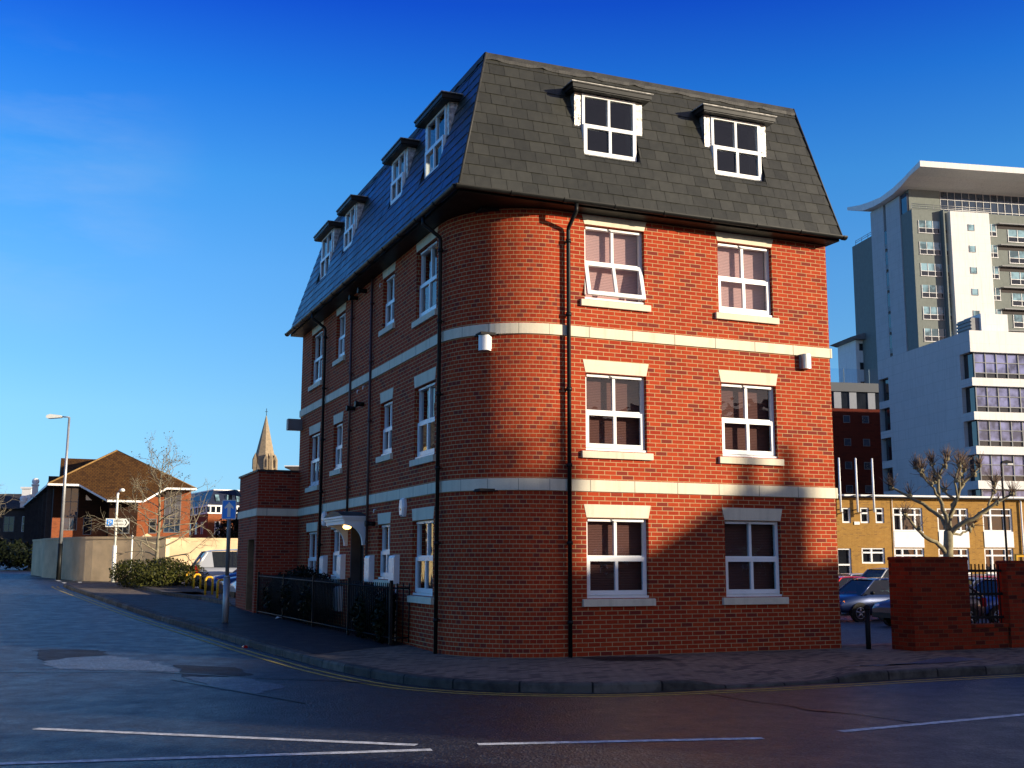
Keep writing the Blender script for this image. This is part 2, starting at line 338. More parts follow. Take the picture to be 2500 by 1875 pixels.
k = N('porch_lamp'); k.b.inputs['Emission Color'].default_value = (1, .62, .2, 1); k.b.inputs['Emission Strength'].default_value = 3.0; M['glow'] = k.fin((.8, .6, .3), .4)
k = N('signal_green'); k.b.inputs['Emission Color'].default_value = (.05, 1, .7, 1); k.b.inputs['Emission Strength'].default_value = 2.5; M['glow_green'] = k.fin((.05, .5, .35), .4)
k = N('pale_lens'); k.b.inputs['Base Color'].default_value = (.8, .8, .75, 1); M['lens'] = k.fin((.85, .85, .8), .25)  # plain pale lens colour, no emission

# ---------------------------------------------------------------- ground, road, pavement
def frange(a, b, st):
    n = max(1, int(round((b - a) / st))); return [a + (b - a) * i / n for i in range(n + 1)]
def sheet(name, xs, ys, zf, m):
    mb = MB(); g = [[(x, y, zf(x, y)) for x in xs] for y in ys]
    for j in range(len(ys) - 1):
        for i in range(len(xs) - 1): mb.face([g[j][i], g[j][i + 1], g[j + 1][i + 1], g[j + 1][i]], smooth=True)
    return struct(mb.build(name, m))
def uvsheet(name, us, vs_, zf, m):
    mb = MB(); g = [[(*W(u, v), zf(*W(u, v))) for u in us] for v in vs_]
    for j in range(len(vs_) - 1):
        for i in range(len(us) - 1): mb.face([g[j][i], g[j][i + 1], g[j + 1][i + 1], g[j + 1][i]], smooth=True, uv=[(us[i], vs_[j]), (us[i + 1], vs_[j]), (us[i + 1], vs_[j + 1]), (us[i], vs_[j + 1])])
    return struct(mb.build(name, m))
M['far_ground'] = asphalt('far_ground', (.06, .058, .055), .8)
sheet('ground', [-900, -400, -150] + frange(-90, 90, 4) + [150, 400, 900], [-300, -100] + frange(-40, 120, 4) + [200, 400, 700, 1200], lambda x, y: gz(x, y) - .17, M['far_ground'])
sheet('road', frange(-62, 44, 1.3), frange(-30, 84, 1.3), lambda x, y: gz(x, y) - .12, M['asphalt'])
KERB = [(-16.3, 46.6), (-17.0, 46.3), (-17.5, 45.5), (-16.57, 43.3), (-13.43, 37.2), (-9.17, 28.97), (-5.73, 22.69), (-4.2, 19.95), (-3.2, 18.23), (-2.17, 16.44), (-1.35, 15.25), (-.72, 14.72), (-.09, 14.45), (.83, 14.32), (1.5, 14.41), (2.22, 14.66), (2.85, 14.90), (3.55, 15.2), (4.48, 15.66), (5.71, 16.28), (7.46, 17.05), (12, 19.0), (28, 25.8)]
BACK = [(-15.2, 46.6), (-15.1, 46.2), (-15, 45.4), (-13, 43.5), (-9, 38), (-4, 31), (0, 28), (.8, 26), (1.4, 25), (2, 24), (2.5, 23.5), (3, 23.3), (3.5, 23.2), (4, 23.2), (4.5, 23.2), (5, 23.2), (5.6, 23.3), (6.3, 23.4), (7, 23.5), (8, 23.7), (9, 24), (13, 26), (30, 34)]
def densify(P, n):
    out = []
    for i in range(len(P) - 1):
        p0, p1, p2, p3 = P[max(i - 1, 0)], P[i], P[i + 1], P[min(i + 2, len(P) - 1)]
        for k in range(n):
            t = k / n
            out.append(tuple(.5 * (2 * p1[c] + (p2[c] - p0[c]) * t + (2 * p0[c] - 5 * p1[c] + 4 * p2[c] - p3[c]) * t * t + (3 * p1[c] - p0[c] - 3 * p2[c] + p3[c]) * t ** 3) for c in (0, 1)))
    out.append(P[-1]); return out
KD = densify(KERB, 6); BD = densify(BACK, 6)
def dip(x, y):     # dropped kerb in front of the gateway
    return .085 * ss((x - 2.1) / .7) * ss((4.75 - x) / .7)
def pz(x, y, t=1.): return gz(x, y) - dip(x, y) * ss(1 - t * 4)
mb = MB(); NS = 34
KI = []
for i, p in enumerate(KD):
    q, r = KD[max(i - 1, 0)], KD[min(i + 1, len(KD) - 1)]; t = Vector((r[0] - q[0], r[1] - q[1])).normalized(); KI.append((p[0] - t.y * .13, p[1] + t.x * .13, t))
rows = []
for (x, y, t), b in zip(KI, BD):
    L = [((i / NS) ** 1.4) for i in range(NS + 1)]
    rows.append([(x + (b[0] - x) * s, y + (b[1] - y) * s, pz(x + (b[0] - x) * s, y + (b[1] - y) * s, s)) for s in L])
for i in range(len(rows) - 1):
    for j in range(NS):
        q = [rows[i][j], rows[i + 1][j], rows[i + 1][j + 1], rows[i][j + 1]]
        mb.face(q, uv=[((p[0] + p[1]) * .707, (p[1] - p[0]) * .707) for p in q], smooth=True)
struct(mb.build('pavement', M['paving']))
mb = MB(); s = 0; prof = [(0, -.16), (.004, -.03), (.018, -.006), (.04, .002), (.135, .002)]
prev = None; random.seed(3)
for i, p in enumerate(KD):
    t = KI[i][2]; n = (-t.y, t.x)
    if i: s += math.dist(p, KD[i - 1])
    d = dip(*p); z = gz(*p); jz = .002 * math.sin(int(s / .9) * 7.3)
    rg = [(p[0] + n[0] * a, p[1] + n[1] * a, z + (b - d if b > -.1 else b) + (jz if b > -.1 else 0)) for a, b in prof]
    if prev:
        for k in range(len(prof) - 1): mb.face([prev[0][k], rg[k], rg[k + 1], prev[0][k + 1]], uv=[(prev[1], prof[k][0] - prof[k][1]), (s, prof[k][0] - prof[k][1]), (s, prof[k + 1][0] - prof[k + 1][1]), (prev[1], prof[k + 1][0] - prof[k + 1][1])])
    prev = (rg, s)
struct(mb.build('kerb', M['kerbstone']))
def flat_poly(name, pts, dz, m, z0=-.12, n=6, jit=.035):
    rr = random.Random(len(name) + int(pts[0][0] * 100)); q = []
    for a, b in zip(pts, pts[1:] + pts[:1]):
        for i in range(n): q.append((a[0] + (b[0] - a[0]) * i / n + rr.gauss(0, jit), a[1] + (b[1] - a[1]) * i / n + rr.gauss(0, jit)))
    pts = q; mb = MB(); mb.face([(x, y, gz(x, y) + z0 + dz) for x, y in pts]); return struct(mb.build(name, m))
def strip(name, pts, w, dz, m, z0=-.12, wfun=None):
    mb = MB(); pr = None
    for i, p in enumerate(pts):
        q, r = pts[max(i - 1, 0)], pts[min(i + 1, len(pts) - 1)]; t = Vector((r[0] - q[0], r[1] - q[1])).normalized()
        ww = w if wfun is None else w * wfun(i)
        a = (p[0] - t.y * ww / 2, p[1] + t.x * ww / 2); b = (p[0] + t.y * ww / 2, p[1] - t.x * ww / 2)
        c = ((*a, gz(*a) + z0 + dz), (*b, gz(*b) + z0 + dz))
        if pr: mb.face([pr[0], pr[1], c[1], c[0]])
        pr = c
    return struct(mb.build(name, m))
def lerp_pts(a, b, n): return [(a[0] + (b[0] - a[0]) * i / n, a[1] + (b[1] - a[1]) * i / n) for i in range(n + 1)]
# patched and cracked asphalt
flat_poly('road_patch', [(-8.06, 19.72), (-7.88, 20.04), (-7.0, 19.91), (-6.63, 19.17), (-6.96, 18.8), (-7.24, 18.08), (-7.7, 19.06)], .004, M['asphalt_new'])
flat_poly('road_patch', [(-7.25, 18.06), (-6.94, 18.72), (-6.45, 19.02), (-5.47, 18.01), (-5.1, 17.61), (-4.76, 16.86), (-5.75, 17.0), (-6.68, 17.11)], .004, M['asphalt_light'])
flat_poly('road_patch', [(-5.08, 17.76), (-4.09, 17.51), (-3.61, 16.4), (-3.75, 16.28), (-4.52, 16.2)], .004, M['asphalt_new'])
flat_poly('road_patch', [(-4.49, 16.1), (-3.65, 16.1), (-2.85, 14.85), (-3.08, 14.12), (-3.48, 14.48)], .004, M['asphalt_light'])
strip('tar_seam', densify([(-7.23, 16.61), (-6.38, 16.64), (-5.42, 16.8), (-4.77, 16.67), (-3.47, 15.98), (-2.23, 15.6), (-1.5, 14.9)], 3), .05, .008, M['tar'])
strip('tar_seam', densify([(-4.59, 15.82), (-3.94, 15.06), (-3.06, 14.06), (-2.3, 13.2)], 3), .04, .008, M['tar'])
strip('tar_seam', densify([(2.39, 14.19), (2.57, 13.88), (2.82, 13.4), (3.01, 13.2), (3.13, 13.0), (3.21, 12.75), (3.40, 12.60), (3.62, 12.4), (3.86, 12.06), (4.07, 11.7)], 4), .035, .008, M['tar'], wfun=lambda i: 1 + 2.2 * math.exp(-((i - 22) / 3.5) ** 2) + .4 * math.sin(i * 2.1))
# markings
strip('road_marking', lerp_pts((-4.5, 11.19), (-.82, 10.27), 12), .11, .004, M['line_white'])
strip('road_marking', lerp_pts((-7.4, 8.55), (-.67, 10.02), 16), .11, .004, M['line_white'])
strip('road_marking', lerp_pts((-.29, 10.32), (2.28, 10.71), 8), .11, .004, M['line_white'])
strip('road_marking', lerp_pts((3.1, 11.14), (7.6, 13.62), 12), .11, .004, M['line_white'])
for a, b in (((-20.6, 52.4), (-19.6, 50.4)), ((-19.0, 49.2), (-17.9, 47.0)), ((-20.1, 53.2), (-19.3, 51.3)), ((-18.6, 50.0), (-17.8, 47.9)), ((-22.8, 54.75), (-21.4, 54.3))): strip('road_marking', lerp_pts(a, b, 3), .16, .004, M['line_white'])
KY = KD[12:125]
for off in (.22, .40):
    pts = []
    for i in range(12, 122):
        t = KI[i][2]; pts.append((KD[i][0] + t.y * off, KD[i][1] - t.x * off))
    strip('road_marking', pts, .06, .004, M['line_yellow'])
# newly laid footway along the left face
mb = MB(); prv = None
def kerb_u(v):
    best = None
    for p, q in zip(KD[:-1], KD[1:]):
        (u0, v0), (u1, v1) = UV(*p), UV(*q)
        if min(v0, v1) <= v <= max(v0, v1) and abs(v1 - v0) > 1e-6 and u0 < 0: best = u0 + (u1 - u0) * (v - v0) / (v1 - v0)
    return best
for i in range(61):
    a = i / 60
    va = 1.75 + a * 20.2; vb = 2.95 + a * 19
    ua = kerb_u(va) + .17
    ub = -.02 if vb < 12.1 else -1.04 if vb < 15.1 else -1.06 - (vb - 15.1) * .16
    line = []
    for j in range(9):
        f = j / 8; u, v = ua + (ub - ua) * f, va + (vb - va) * f; x, y = W(u, v); line.append((x, y, gz(x, y) + .005))
    if prv:
        for j in range(8): mb.face([prv[j], line[j], line[j + 1], prv[j + 1]], smooth=True)
    prv = line
struct(mb.build('footway', M['asphalt_new']))
uvsheet('parking_yard', frange(-1.02, 6.8, .8), frange(15.1, 34, 1.2), lambda x, y: gz(x, y) + .004, M['asphalt_park'])
uvsheet('car_park', frange(6.9, 60, 1.6), frange(.25, 58, 1.2), lambda x, y: gz(x, y) + .004, M['asphalt_park'])
strip('bed_kerb', [W(-1.04, 15.05), W(-1.3, 18.5), W(-2.1, 21.9), W(-2.45, 27), W(-2.67, 31.5)], .16, 0.10, M['kerbstone'], 0)
mb = MB(); pts = [W(u, v) for u, v in ((-1.12, 15.05), (-1.38, 18.5), (-2.18, 21.9), (-2.53, 27), (-2.75, 31.5))]
for p, q in zip(pts[:-1], pts[1:]): mb.face([(*p, gz(*p) - .02), (*q, gz(*q) - .02), (*q, gz(*q) + .10), (*p, gz(*p) + .10)])
struct(mb.build('bed_kerb', M['kerbstone']))
mb = MB()
for i in range(8):
    v0, v1 = 21.9 + i * 1.3, 23.2 + i * 1.3
    def ub(v): return -2.05 - max(0, (v - 21.9)) * .06
    q = [W(ub(v0), v0), W(-.75, v0), W(-.75, v1), W(ub(v1), v1)]; mb.face([(*p, gz(*p) + .09) for p in q])
struct(mb.build('planting_bed', M['soil']))
flat_poly('inspection_cover', [(1.02, 18.07), (2.3, 18.24), (2.55, 17.56), (1.33, 17.45)], .005, M['kerbstone'], 0, 1, 0)
flat_poly('inspection_cover', [(1.14, 18.01), (2.26, 18.15), (2.44, 17.63), (1.42, 17.53)], .009, M['asphalt_new'], 0, 1, 0)
flat_poly('pavement_patch', [(4.75, 16.70), (5.3, 16.75), (6.9, 18.44), (7.2, 17.9), (6.0, 17.0)], .006, M['asphalt_light'], 0)

# ---------------------------------------------------------------- the brick building
BX = (float(C0[0]), float(C0[1]), 0.)
bld = thing('brick_apartment_building', 'red brick corner building with rounded corner, cream bands and dark slate mansard roof', 'building', BX, TH)
RC, UE, VE, ZE = 1.5, 6.87, 12.3, 7.17
WZ = (.89, 3.23, 5.715); WH = 1.26; NZ = (1.13, 3.465, 5.955); NH = 1.02
R_OPEN = [(2.0, 3.12), (4.57, 5.69)]
holesR = [(a, b, z, z + WH) for a, b in R_OPEN for z in WZ]
L_WIDE = [(1.66, 2.78), (10.07, 11.19)]; L_NARROW = [(4.15, 4.95), (7.92, 8.72)]
holesL = [(a, b, z, z + WH) for a, b in L_WIDE for z in WZ] + [(a, b, z, z + NH) for a, b in L_NARROW for z in NZ] + [(5.95, 7.0, .11, 2.2)]
def wall_grid(mb, P, a0, a1, z0, z1, holes, depth, uo=0., us=1.):
    """P(a, z, d): point on the wall at a along it, height z, d into it"""
    A = sorted({a0, a1} | {h[0] for h in holes} | {h[1] for h in holes}); Z = sorted({z0, z1} | {h[2] for h in holes} | {h[3] for h in holes})
    for i in range(len(A) - 1):
        for j in range(len(Z) - 1):
            ca, cz = (A[i] + A[i + 1]) / 2, (Z[j] + Z[j + 1]) / 2
            if any(h[0] < ca < h[1] and h[2] < cz < h[3] for h in holes): continue
            q = [(A[i], Z[j]), (A[i + 1], Z[j]), (A[i + 1], Z[j + 1]), (A[i], Z[j + 1])]
            mb.face([P(a, z, 0) for a, z in q], uv=[(uo + us * a, z) for a, z in q])
    for h in holes:
        for (p, q) in (((h[0], h[2]), (h[0], h[3])), ((h[1], h[3]), (h[1], h[2])), ((h[0], h[3]), (h[1], h[3])), ((h[1], h[2]), (h[0], h[2]))):
            mb.face([P(*p, 0), P(*q, 0), P(*q, depth), P(*p, depth)], uv=[(uo + us * p[0] + p[1] * (p[1] == q[1]) * 0, p[1]), (uo + us * q[0], q[1]), (uo + us * q[0] + (depth if p[1] != q[1] else 0), q[1] + (depth if p[1] == q[1] else 0)), (uo + us * p[0] + (depth if p[1] != q[1] else 0), p[1] + (depth if p[1] == q[1] else 0))])
mb = MB()
wall_grid(mb, lambda a, z, d: (d, VE - a, z), 0, VE - RC, -.5, ZE, [(VE - b, VE - a, z0, z1) for a, b, z0, z1 in holesL], .22)
NA = 28
def arc(i, r): f = math.pi / 2 * (1 - i / NA); return (RC - math.sin(f) * r, RC - math.cos(f) * r)
for i in range(NA):
    p, q = arc(i, RC), arc(i + 1, RC); s0, s1 = [(VE - RC) + 2 * RC * math.pi / 2 * k / NA for k in (i, i + 1)]
    mb.face([(*p, -.5), (*q, -.5), (*q, ZE), (*p, ZE)], uv=[(s0, -.5), (s1, -.5), (s1, ZE), (s0, ZE)], smooth=True)
wall_grid(mb, lambda a, z, d: (a, d, z), RC, UE, -.5, ZE, holesR, .22, uo=.0825)
mb.face([(UE, 0, -.9), (UE, VE, -.9), (UE, VE, ZE), (UE, 0, ZE)]); mb.face([(UE, VE, -.9), (0, VE, -.9), (0, VE, ZE), (UE, VE, ZE)])
mb.build('brick_wall', M['brick'], bld)
# string courses
def course(z0, z1, pr=.03, rnd=0):
    mb = MB(); pts = [(-pr, VE)] + [arc(i, RC + pr) for i in range(NA + 1)] + [(UE + pr, -pr), (UE + pr, .5)]; s = 0
    inn = [(.02, VE)] + [arc(i, RC - .02) for i in range(NA + 1)] + [(UE - .02, .02), (UE - .02, .5)]
    for i in range(len(pts) - 1):
        p, q, a, b = pts[i], pts[i + 1], inn[i], inn[i + 1]; l = math.dist(p, q) * (1.6 if 0 < i <= NA else 1)
        mb.face([(*p, z0), (*q, z0), (*q, z1), (*p, z1)], uv=[(s, z0), (s + l, z0), (s + l, z1), (s, z1)])
        mb.face([(*p, z1), (*q, z1), (*b, z1 + .01), (*a, z1 + .01)], uv=[(s + .1, 0), (s + .2, 0), (s + .2, .1), (s + .1, .1)])
        mb.face([(*a, z0), (*b, z0), (*q, z0), (*p, z0)], uv=[(s + .1, 0), (s + .2, 0), (s + .2, .1), (s + .1, .1)]); s += l
    return mb.build('string_course', M['stone'], bld)
course(2.57, 2.75); course(5.07, 5.24)
# windows
_cache = {}
def meshof(key, fn, mat):
    if key not in _cache: me = fn().mesh(key[0]); me.materials.append(mat); _cache[key] = me
    return _cache[key]
def frame_mb(w, h):
    mb = MB(); y0, y1 = .085, .15; mid = .50 * h
    mb.box(0, .055, y0, y1, 0, h); mb.box(w - .055, w, y0, y1, 0, h); mb.box(.055, w - .055, y0, y1, h - .05, h); mb.box(.055, w - .055, y0, y1, 0, .05)
    mb.box(.055, w - .055, y0, y1, mid - .03, mid + .04); mb.box(w / 2 - .024, w / 2 + .024, y0 + .004, y1, mid + .04, h - .05)
    mb.box(-.01, w + .01, .02, y0, .0, .035)
    return mb
def sash_pts(w, h):
    m = MB(); y0, y1 = .055, .105; t = .51 * h; b = .05
    m.box(.02, .085, y0, y1, b, t); m.box(w - .085, w - .02, y0, y1, b, t); m.box(.085, w - .085, y0, y1, t - .065, t); m.box(.085, w - .085, y0, y1, b, b + .07); m.box(w / 2 - .026, w / 2 + .026, y0 + .003, y1, b + .07, t - .065)
    return m
def tilt(m, w, h, ang):
    if not ang: return m
    t = .51 * h; c, s = math.cos(ang), math.sin(ang); m.v = [(x, .08 + (y - .08) * c - (t - z) * s, t - (t - z) * c - (y - .08) * s) for x, y, z in m.v]; return m
def pane_mb(w, h, ang):
    m = MB(); t = .51 * h
    m.face([(.08, .085, .11), (w - .08, .085, .11), (w - .08, .085, t - .06), (.08, .085, t - .06)]); tilt(m, w, h, ang)
    m.face([(.05, .12, .53 * h), (w - .05, .12, .53 * h), (w - .05, .12, h - .045), (.05, .12, h - .045)]); return m
def vent_mb(w, h):
    m = MB(); m.box(.05, w * .40, .055, .084, h - .05, h - .018); m.box(w * .46, w - .06, .055, .084, h - .05, h - .018); m.box(w * .43, w * .66, .045, .055, h - .035, h - .02); return m
def lintel_mb(w, h, lh): return MB().prism([(0, h + .008), (w, h + .008), (w + .045, h + lh), (-.045, h + lh)], 'y', -.006, .1)
def sill_mb(w):
    m = MB(); m.prism([(-.055, -.125), (.10, -.125), (.10, .0), (-.048, -.016), (-.055, -.024)], 'x', -.085, w + .085); return m
def make_window(parent, loc, rz, w, h, lh=.215, ang=0., blind=None, stone=True, name='window'):
    e = sub(name, parent, loc, rz); key = (round(w, 3), round(h, 3))
    def add(n, fn, m, *a): return link(n, meshof((n, *key, *a), fn, m), e)
    add('frame', lambda: frame_mb(w, h), M['white']); add('sash', lambda: tilt(sash_pts(w, h), w, h, ang), M['white'], ang)
    add('glazing', lambda: pane_mb(w, h, ang), M['pane'], ang); add('trickle_vent', lambda: vent_mb(w, h), M['white'])
    if stone: add('lintel', lambda: lintel_mb(w, h, lh), M['stone_plain'], lh); add('sill', lambda: sill_mb(w), M['stone_plain'])
    if 1:
        blind = blind or M['blind']
        def bl():
            m = MB(); m.face([(.02, .23, .03), (w - .02, .23, .03), (w - .02, .23, h), (.02, .23, h)]); return m
        add('blind', bl, blind, blind.name)
    return e
for a, b in R_OPEN:
    for i, z in enumerate(WZ): make_window(bld, (a, 0, z), 0, 1.12, WH, .17 if i == 2 else .215, R(13) if (a < 3 and i == 2) else 0., M['blind_lit'] if i == 2 else M['blind'])
for a, b in L_WIDE:
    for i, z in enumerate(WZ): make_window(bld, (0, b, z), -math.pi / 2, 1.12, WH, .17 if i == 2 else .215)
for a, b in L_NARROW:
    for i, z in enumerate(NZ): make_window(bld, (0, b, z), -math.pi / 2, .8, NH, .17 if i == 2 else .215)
# interior: floors so that nothing shows through the building
mb = MB()
for z in (2.55, 5.05, 7.12): mb.box(.3, UE - .3, .3, VE - .3, z, z + .04)
mb.box(2.9, 3.0, 2.4, VE - .3, 0, 7.1); mb.box(.6, UE - .6, 2.3, 2.4, 0, 7.1)
mb.build('interior_wall', M['dark_room'], bld)
# entrance
mb = MB(); mb.box(.2, .25, 5.95, 7.0, .11, 2.2); mb.build('door', M['black'], bld)
mb = MB(); mb.box(-.0, .2, 5.95, 6.0, .11, 2.2); mb.box(-.0, .2, 6.95, 7.0, .11, 2.2); mb.build('door_frame', M['dark_wall'], bld)
cn = sub('porch_canopy', bld)
V0, V1 = 5.8, 7.32
mb = MB()
for z0, z1, o in ((2.19, 2.26, .45), (2.26, 2.31, .48), (2.31, 2.345, .515)): mb.box(-o, -.002, V0 - (o - .45), V1 + (o - .45), z0, z1)
mb.build('cornice', M['white_paint'], cn)
mb = MB(); n = 12
pts = [(V0 - .05 + (V1 - V0 + .1) * i / n, 2.347 + .115 * math.sin(math.pi * i / n)) for i in range(n + 1)]
mb.prism(pts + [(V1 + .05, 2.346), (V0 - .05, 2.346)], 'x', -.5, -.002); mb.build('lead_hood', M['lead'], cn)
for v in (V0, V1 - .09):
    mb = MB(); pr = [(-.002, 1.78), (-.07, 1.78)] + [(-.07 - .36 * (1 - math.cos(a)), 1.80 + .37 * math.sin(a)) for a in [math.pi / 2 * i / 9 for i in range(10)]] + [(-.43, 2.19), (-.002, 2.19)]
    mb.prism(pr, 'y', v, v + .09); mb.build('bracket', M['white_paint'], cn)
mb = MB(); mb.ball((-.2, 6.55, 2.15), (.09, .09, .05)); mb.build('porch_light', M['glow'], cn)
# mansard roof
ZB, ZT, OB, RUN = 7.25, 9.84, .33, .71
def offz(z): return OB - RUN * (z - ZB) / (ZT - ZB)
def roof_corners(t):
    o = OB - RUN * t; ur = 6.98 - .43 * t; vf = 12.4 - 1.0 * t
    return (-o, -o), (ur, -o), (ur, vf), (-o, vf)
DW, DH, DZ = 1.02, 1.10, 8.17
D_R = [2.5, 5.04]; D_L = [(1.9, 1.02, 1.10, 8.17), (4.15, .80, .92, 8.35), (7.85, .80, .92, 8.35), (10.05, 1.02, 1.10, 8.17)]
DOFF = .03
def slope(mb, P, ends, holes, th=0.):
    NR = 13; random.seed(11)
    for r in range(NR):
        t0, t1 = r / NR, (r + 1) / NR; t1o = min(1, t1 + .02)
        e0, e1 = ends(t0); w = .272; x = e0 - (w / 2 if r % 2 else 0) - w
        while x < e1 + w:
            xa, xb = x + .003, x + w - .003; x += w
            segs = [(xa, xb, t0, t1o)]
            for h in holes:
                if h[2] < t1o and h[3] > t0:
                    ns = []
                    for s in segs:
                        if s[1] <= h[0] or s[0] >= h[1]: ns.append(s)
                        else:
                            if s[0] < h[0]: ns.append((s[0], h[0], s[2], s[3]))
                            if s[1] > h[1]: ns.append((h[1], s[1], s[2], s[3]))
                            m0, m1 = max(s[0], h[0]), min(s[1], h[1])
                            if s[2] < h[2] - .012: ns.append((m0, m1, s[2], h[2]))
                            if s[3] > h[3] + .012: ns.append((m0, m1, h[3], s[3]))
                    segs = ns
            j = random.uniform(-.003, .003); lf = random.uniform(.012, .019)
            for s in segs:
                ta, tb = s[2], s[3]; f0, f1 = ends(tb); b0, b1 = max(s[0], e0), min(s[1], e1); c0, c1 = max(s[0], f0), min(s[1], f1)
                if b1 - b0 < .01: continue
                if c1 - c0 < .005: c0 = c1 = min(max((c0 + c1) / 2, f0), f1)
                q = [P(b0, ta + j * .4, lf), P(b1, ta + j * .4, lf), P(c1, tb, .002), P(c0, tb, .002)]
                mb.face(q); mb.face([P(b0, ta + j * .4, -.002), P(b1, ta + j * .4, -.002), q[1], q[0]])
SN = math.hypot(RUN, ZT - ZB); nz_, nh_ = RUN / SN, (ZT - ZB) / SN
def PR(u, t, l): return (u, -(OB - RUN * t) - nh_ * l, ZB + (ZT - ZB) * t + nz_ * l)
def PL(v, t, l): return (-(OB - RUN * t) - nh_ * l, v, ZB + (ZT - ZB) * t + nz_ * l)
def PE(v, t, l): return (6.98 - .43 * t + l, v, ZB + (ZT - ZB) * t)
def PF(u, t, l): return (u, 12.4 - 1.0 * t + l, ZB + (ZT - ZB) * t)
tz = lambda z: (z - ZB) / (ZT - ZB)
hR = [(c - DW / 2 - .02, c + DW / 2 + .02, tz(DZ - .02), tz(DZ + DH + .1)) for c in D_R]
hL = [(c - w / 2 - .02, c + w / 2 + .02, tz(z - .02), tz(z + h + .1)) for c, w, h, z in D_L]
mb = MB()
slope(mb, PR, lambda t: (-(OB - RUN * t), 6.98 - .43 * t), hR); slope(mb, PL, lambda t: (-(OB - RUN * t), 12.4 - 1.0 * t), hL)
mb.build('slate_covering', M['slate'], bld)
mb = MB()
slope(mb, PE, lambda t: (-(OB - RUN * t), 12.4 - 1.0 * t), []); slope(mb, PF, lambda t: (-(OB - RUN * t), 6.98 - .43 * t), [])
mb.build('slate_covering', M['slate'], bld)
mb = MB()
def deck(P, ends, holes):
    A = lambda t: ends(t); Z = sorted({0, 1} | {h[2] for h in holes} | {h[3] for h in holes})
    for j in range(len(Z) - 1):
        t0, t1 = Z[j], Z[j + 1]; tc = (t0 + t1) / 2
        hs = sorted([h for h in holes if h[2] < tc < h[3]]); xs = [None]
        for h in hs: xs += [h[0], h[1]]
        xs.append(None)
        for i in range(0, len(xs), 2):
            l, r = xs[i], xs[i + 1]; a0, a1 = ends(t0); c0, c1 = ends(t1)
            mb.face([P(a0 if l is None else l, t0, -.012), P(a1 if r is None else r, t0, -.012), P(c1 if r is None else r, t1, -.012), P(c0 if l is None else l, t1, -.012)])
deck(PR, lambda t: (-(OB - RUN * t), 6.98 - .43 * t), hR); deck(PL, lambda t: (-(OB - RUN * t), 12.4 - 1.0 * t), hL); deck(PE, lambda t: (-(OB - RUN * t), 12.4 - 1.0 * t), []); deck(PF, lambda t: (-(OB - RUN * t), 6.98 - .43 * t), [])
c = roof_corners(1); mb.face([(*p, ZT + .0) for p in c])
mb.build('roof_deck', M['felt'], bld)
# lead ridge flashing, slightly rippled
mb = MB(); random.seed(5)
def flash(P, a, b, n, P2):
    pr = None
    for i in range(n + 1):
        x = a + (b - a) * i / n; rp = .015 * math.sin(i * 1.1) * math.sin(i * .37 + 1) + random.uniform(-.006, .006)
        row = [P(x, .945 + rp * .5, .018 + abs(rp) * .9), P(x, .965 + rp * .2, .034), P(x, 1.0, .03), P2(x)]
        if pr:
            for k in range(3): mb.face([pr[k], row[k], row[k + 1], pr[k + 1]], smooth=True)
        pr = row
flash(PR, .36, 6.57, 60, lambda x: (x, .75, ZT - .03)); flash(PL, .36, 11.42, 90, lambda x: (.75, x, ZT - .03)); flash(lambda v, t, l: PE(v, t, l), .36, 11.42, 20, lambda x: (6.2, x, ZT - .03)); flash(PF, .36, 6.57, 20, lambda x: (x, 11.0, ZT - .03))
mb.build('ridge_flashing', M['lead'], bld)
for a_, b_, r_ in ((-.33, .38, .022), (6.98, 6.55, .018)): MB().tube([PR(a_, 0, .01), PR(b_, 1, .02)], r_, 6).build('hip_flashing', M['lead'], bld)
# soffit and gutters
mb = MB(); o = OB - .02; fr = [(-o, -o), (6.94, -o), (6.94, 12.36), (-o, 12.36)]
mb.face([(*p, 7.155) for p in fr]); 
for i in range(4): p, q = fr[i], fr[(i + 1) % 4]; mb.face([(*p, 7.155), (*q, 7.155), (*q, 7.26), (*p, 7.26)])
mb.build('soffit', M['black'], bld)
for nm, A, B_, nrm in (('gutter', (-.42, -.385), (7.03, -.385), (0, -1)), ('gutter', (-.385, -.40), (-.385, 12.45), (-1, 0))):
    mb = MB(); L = math.dist(A, B_); d = ((B_[0] - A[0]) / L, (B_[1] - A[1]) / L); n = 10
    def ring(s, r):
        return [(A[0] + d[0] * s + nrm[0] * r * math.cos(a), A[1] + d[1] * s + nrm[1] * r * math.cos(a), 7.23 - r * math.sin(a)) for a in [math.pi * k / n for k in range(n + 1)]]
    for s0, s1, r in [(0, L, .058)] + [(s - .035, s + .035, .068) for s in frange(.05, L - .05, .95)]:
        p, q = ring(s0, r), ring(s1, r)
        for k in range(n): mb.face([p[k], q[k], q[k + 1], p[k + 1]], smooth=True)
        mb.face(p); mb.face(q[::-1])
    mb.build(nm, M['black'], bld)
# downpipes and soil pipes
def downpipe(P, name='downpipe', m='black', zb=.0, top=True, r=.034):
    mb = MB(); pts = ([P(.385, 7.17), P(.385, 7.06), P(.09, 6.86), P(.075, 6.8)] if top else [P(.05, 7.14)]) + [P(.075 if top else .05, zb)]
    mb.tube(pts, r, 10)
    for z in frange(zb + .5, 6.6, 1.22):
        mb.tube([P(.075 if top else .05, z), P(.075 if top else .05, z + .06)], r * 1.35, 10); q = P(.0, z + .03); w = P(.06, z + .03); mb.tube([q, w], .012, 6)
    return mb.build(name, M[m], bld)
downpipe(lambda o, z: (1.67, -o, z)); downpipe(lambda o, z: (-o + .012, 1.29, z)); downpipe(lambda o, z: (-o, 9.5, z), zb=.1)
downpipe(lambda o, z: (-o, 5.58, z), 'soil_pipe', 'pipe_brown', .1, False, .028); downpipe(lambda o, z: (-o, 7.16, z), 'soil_pipe', 'pipe_brown', 2.46, False, .028)
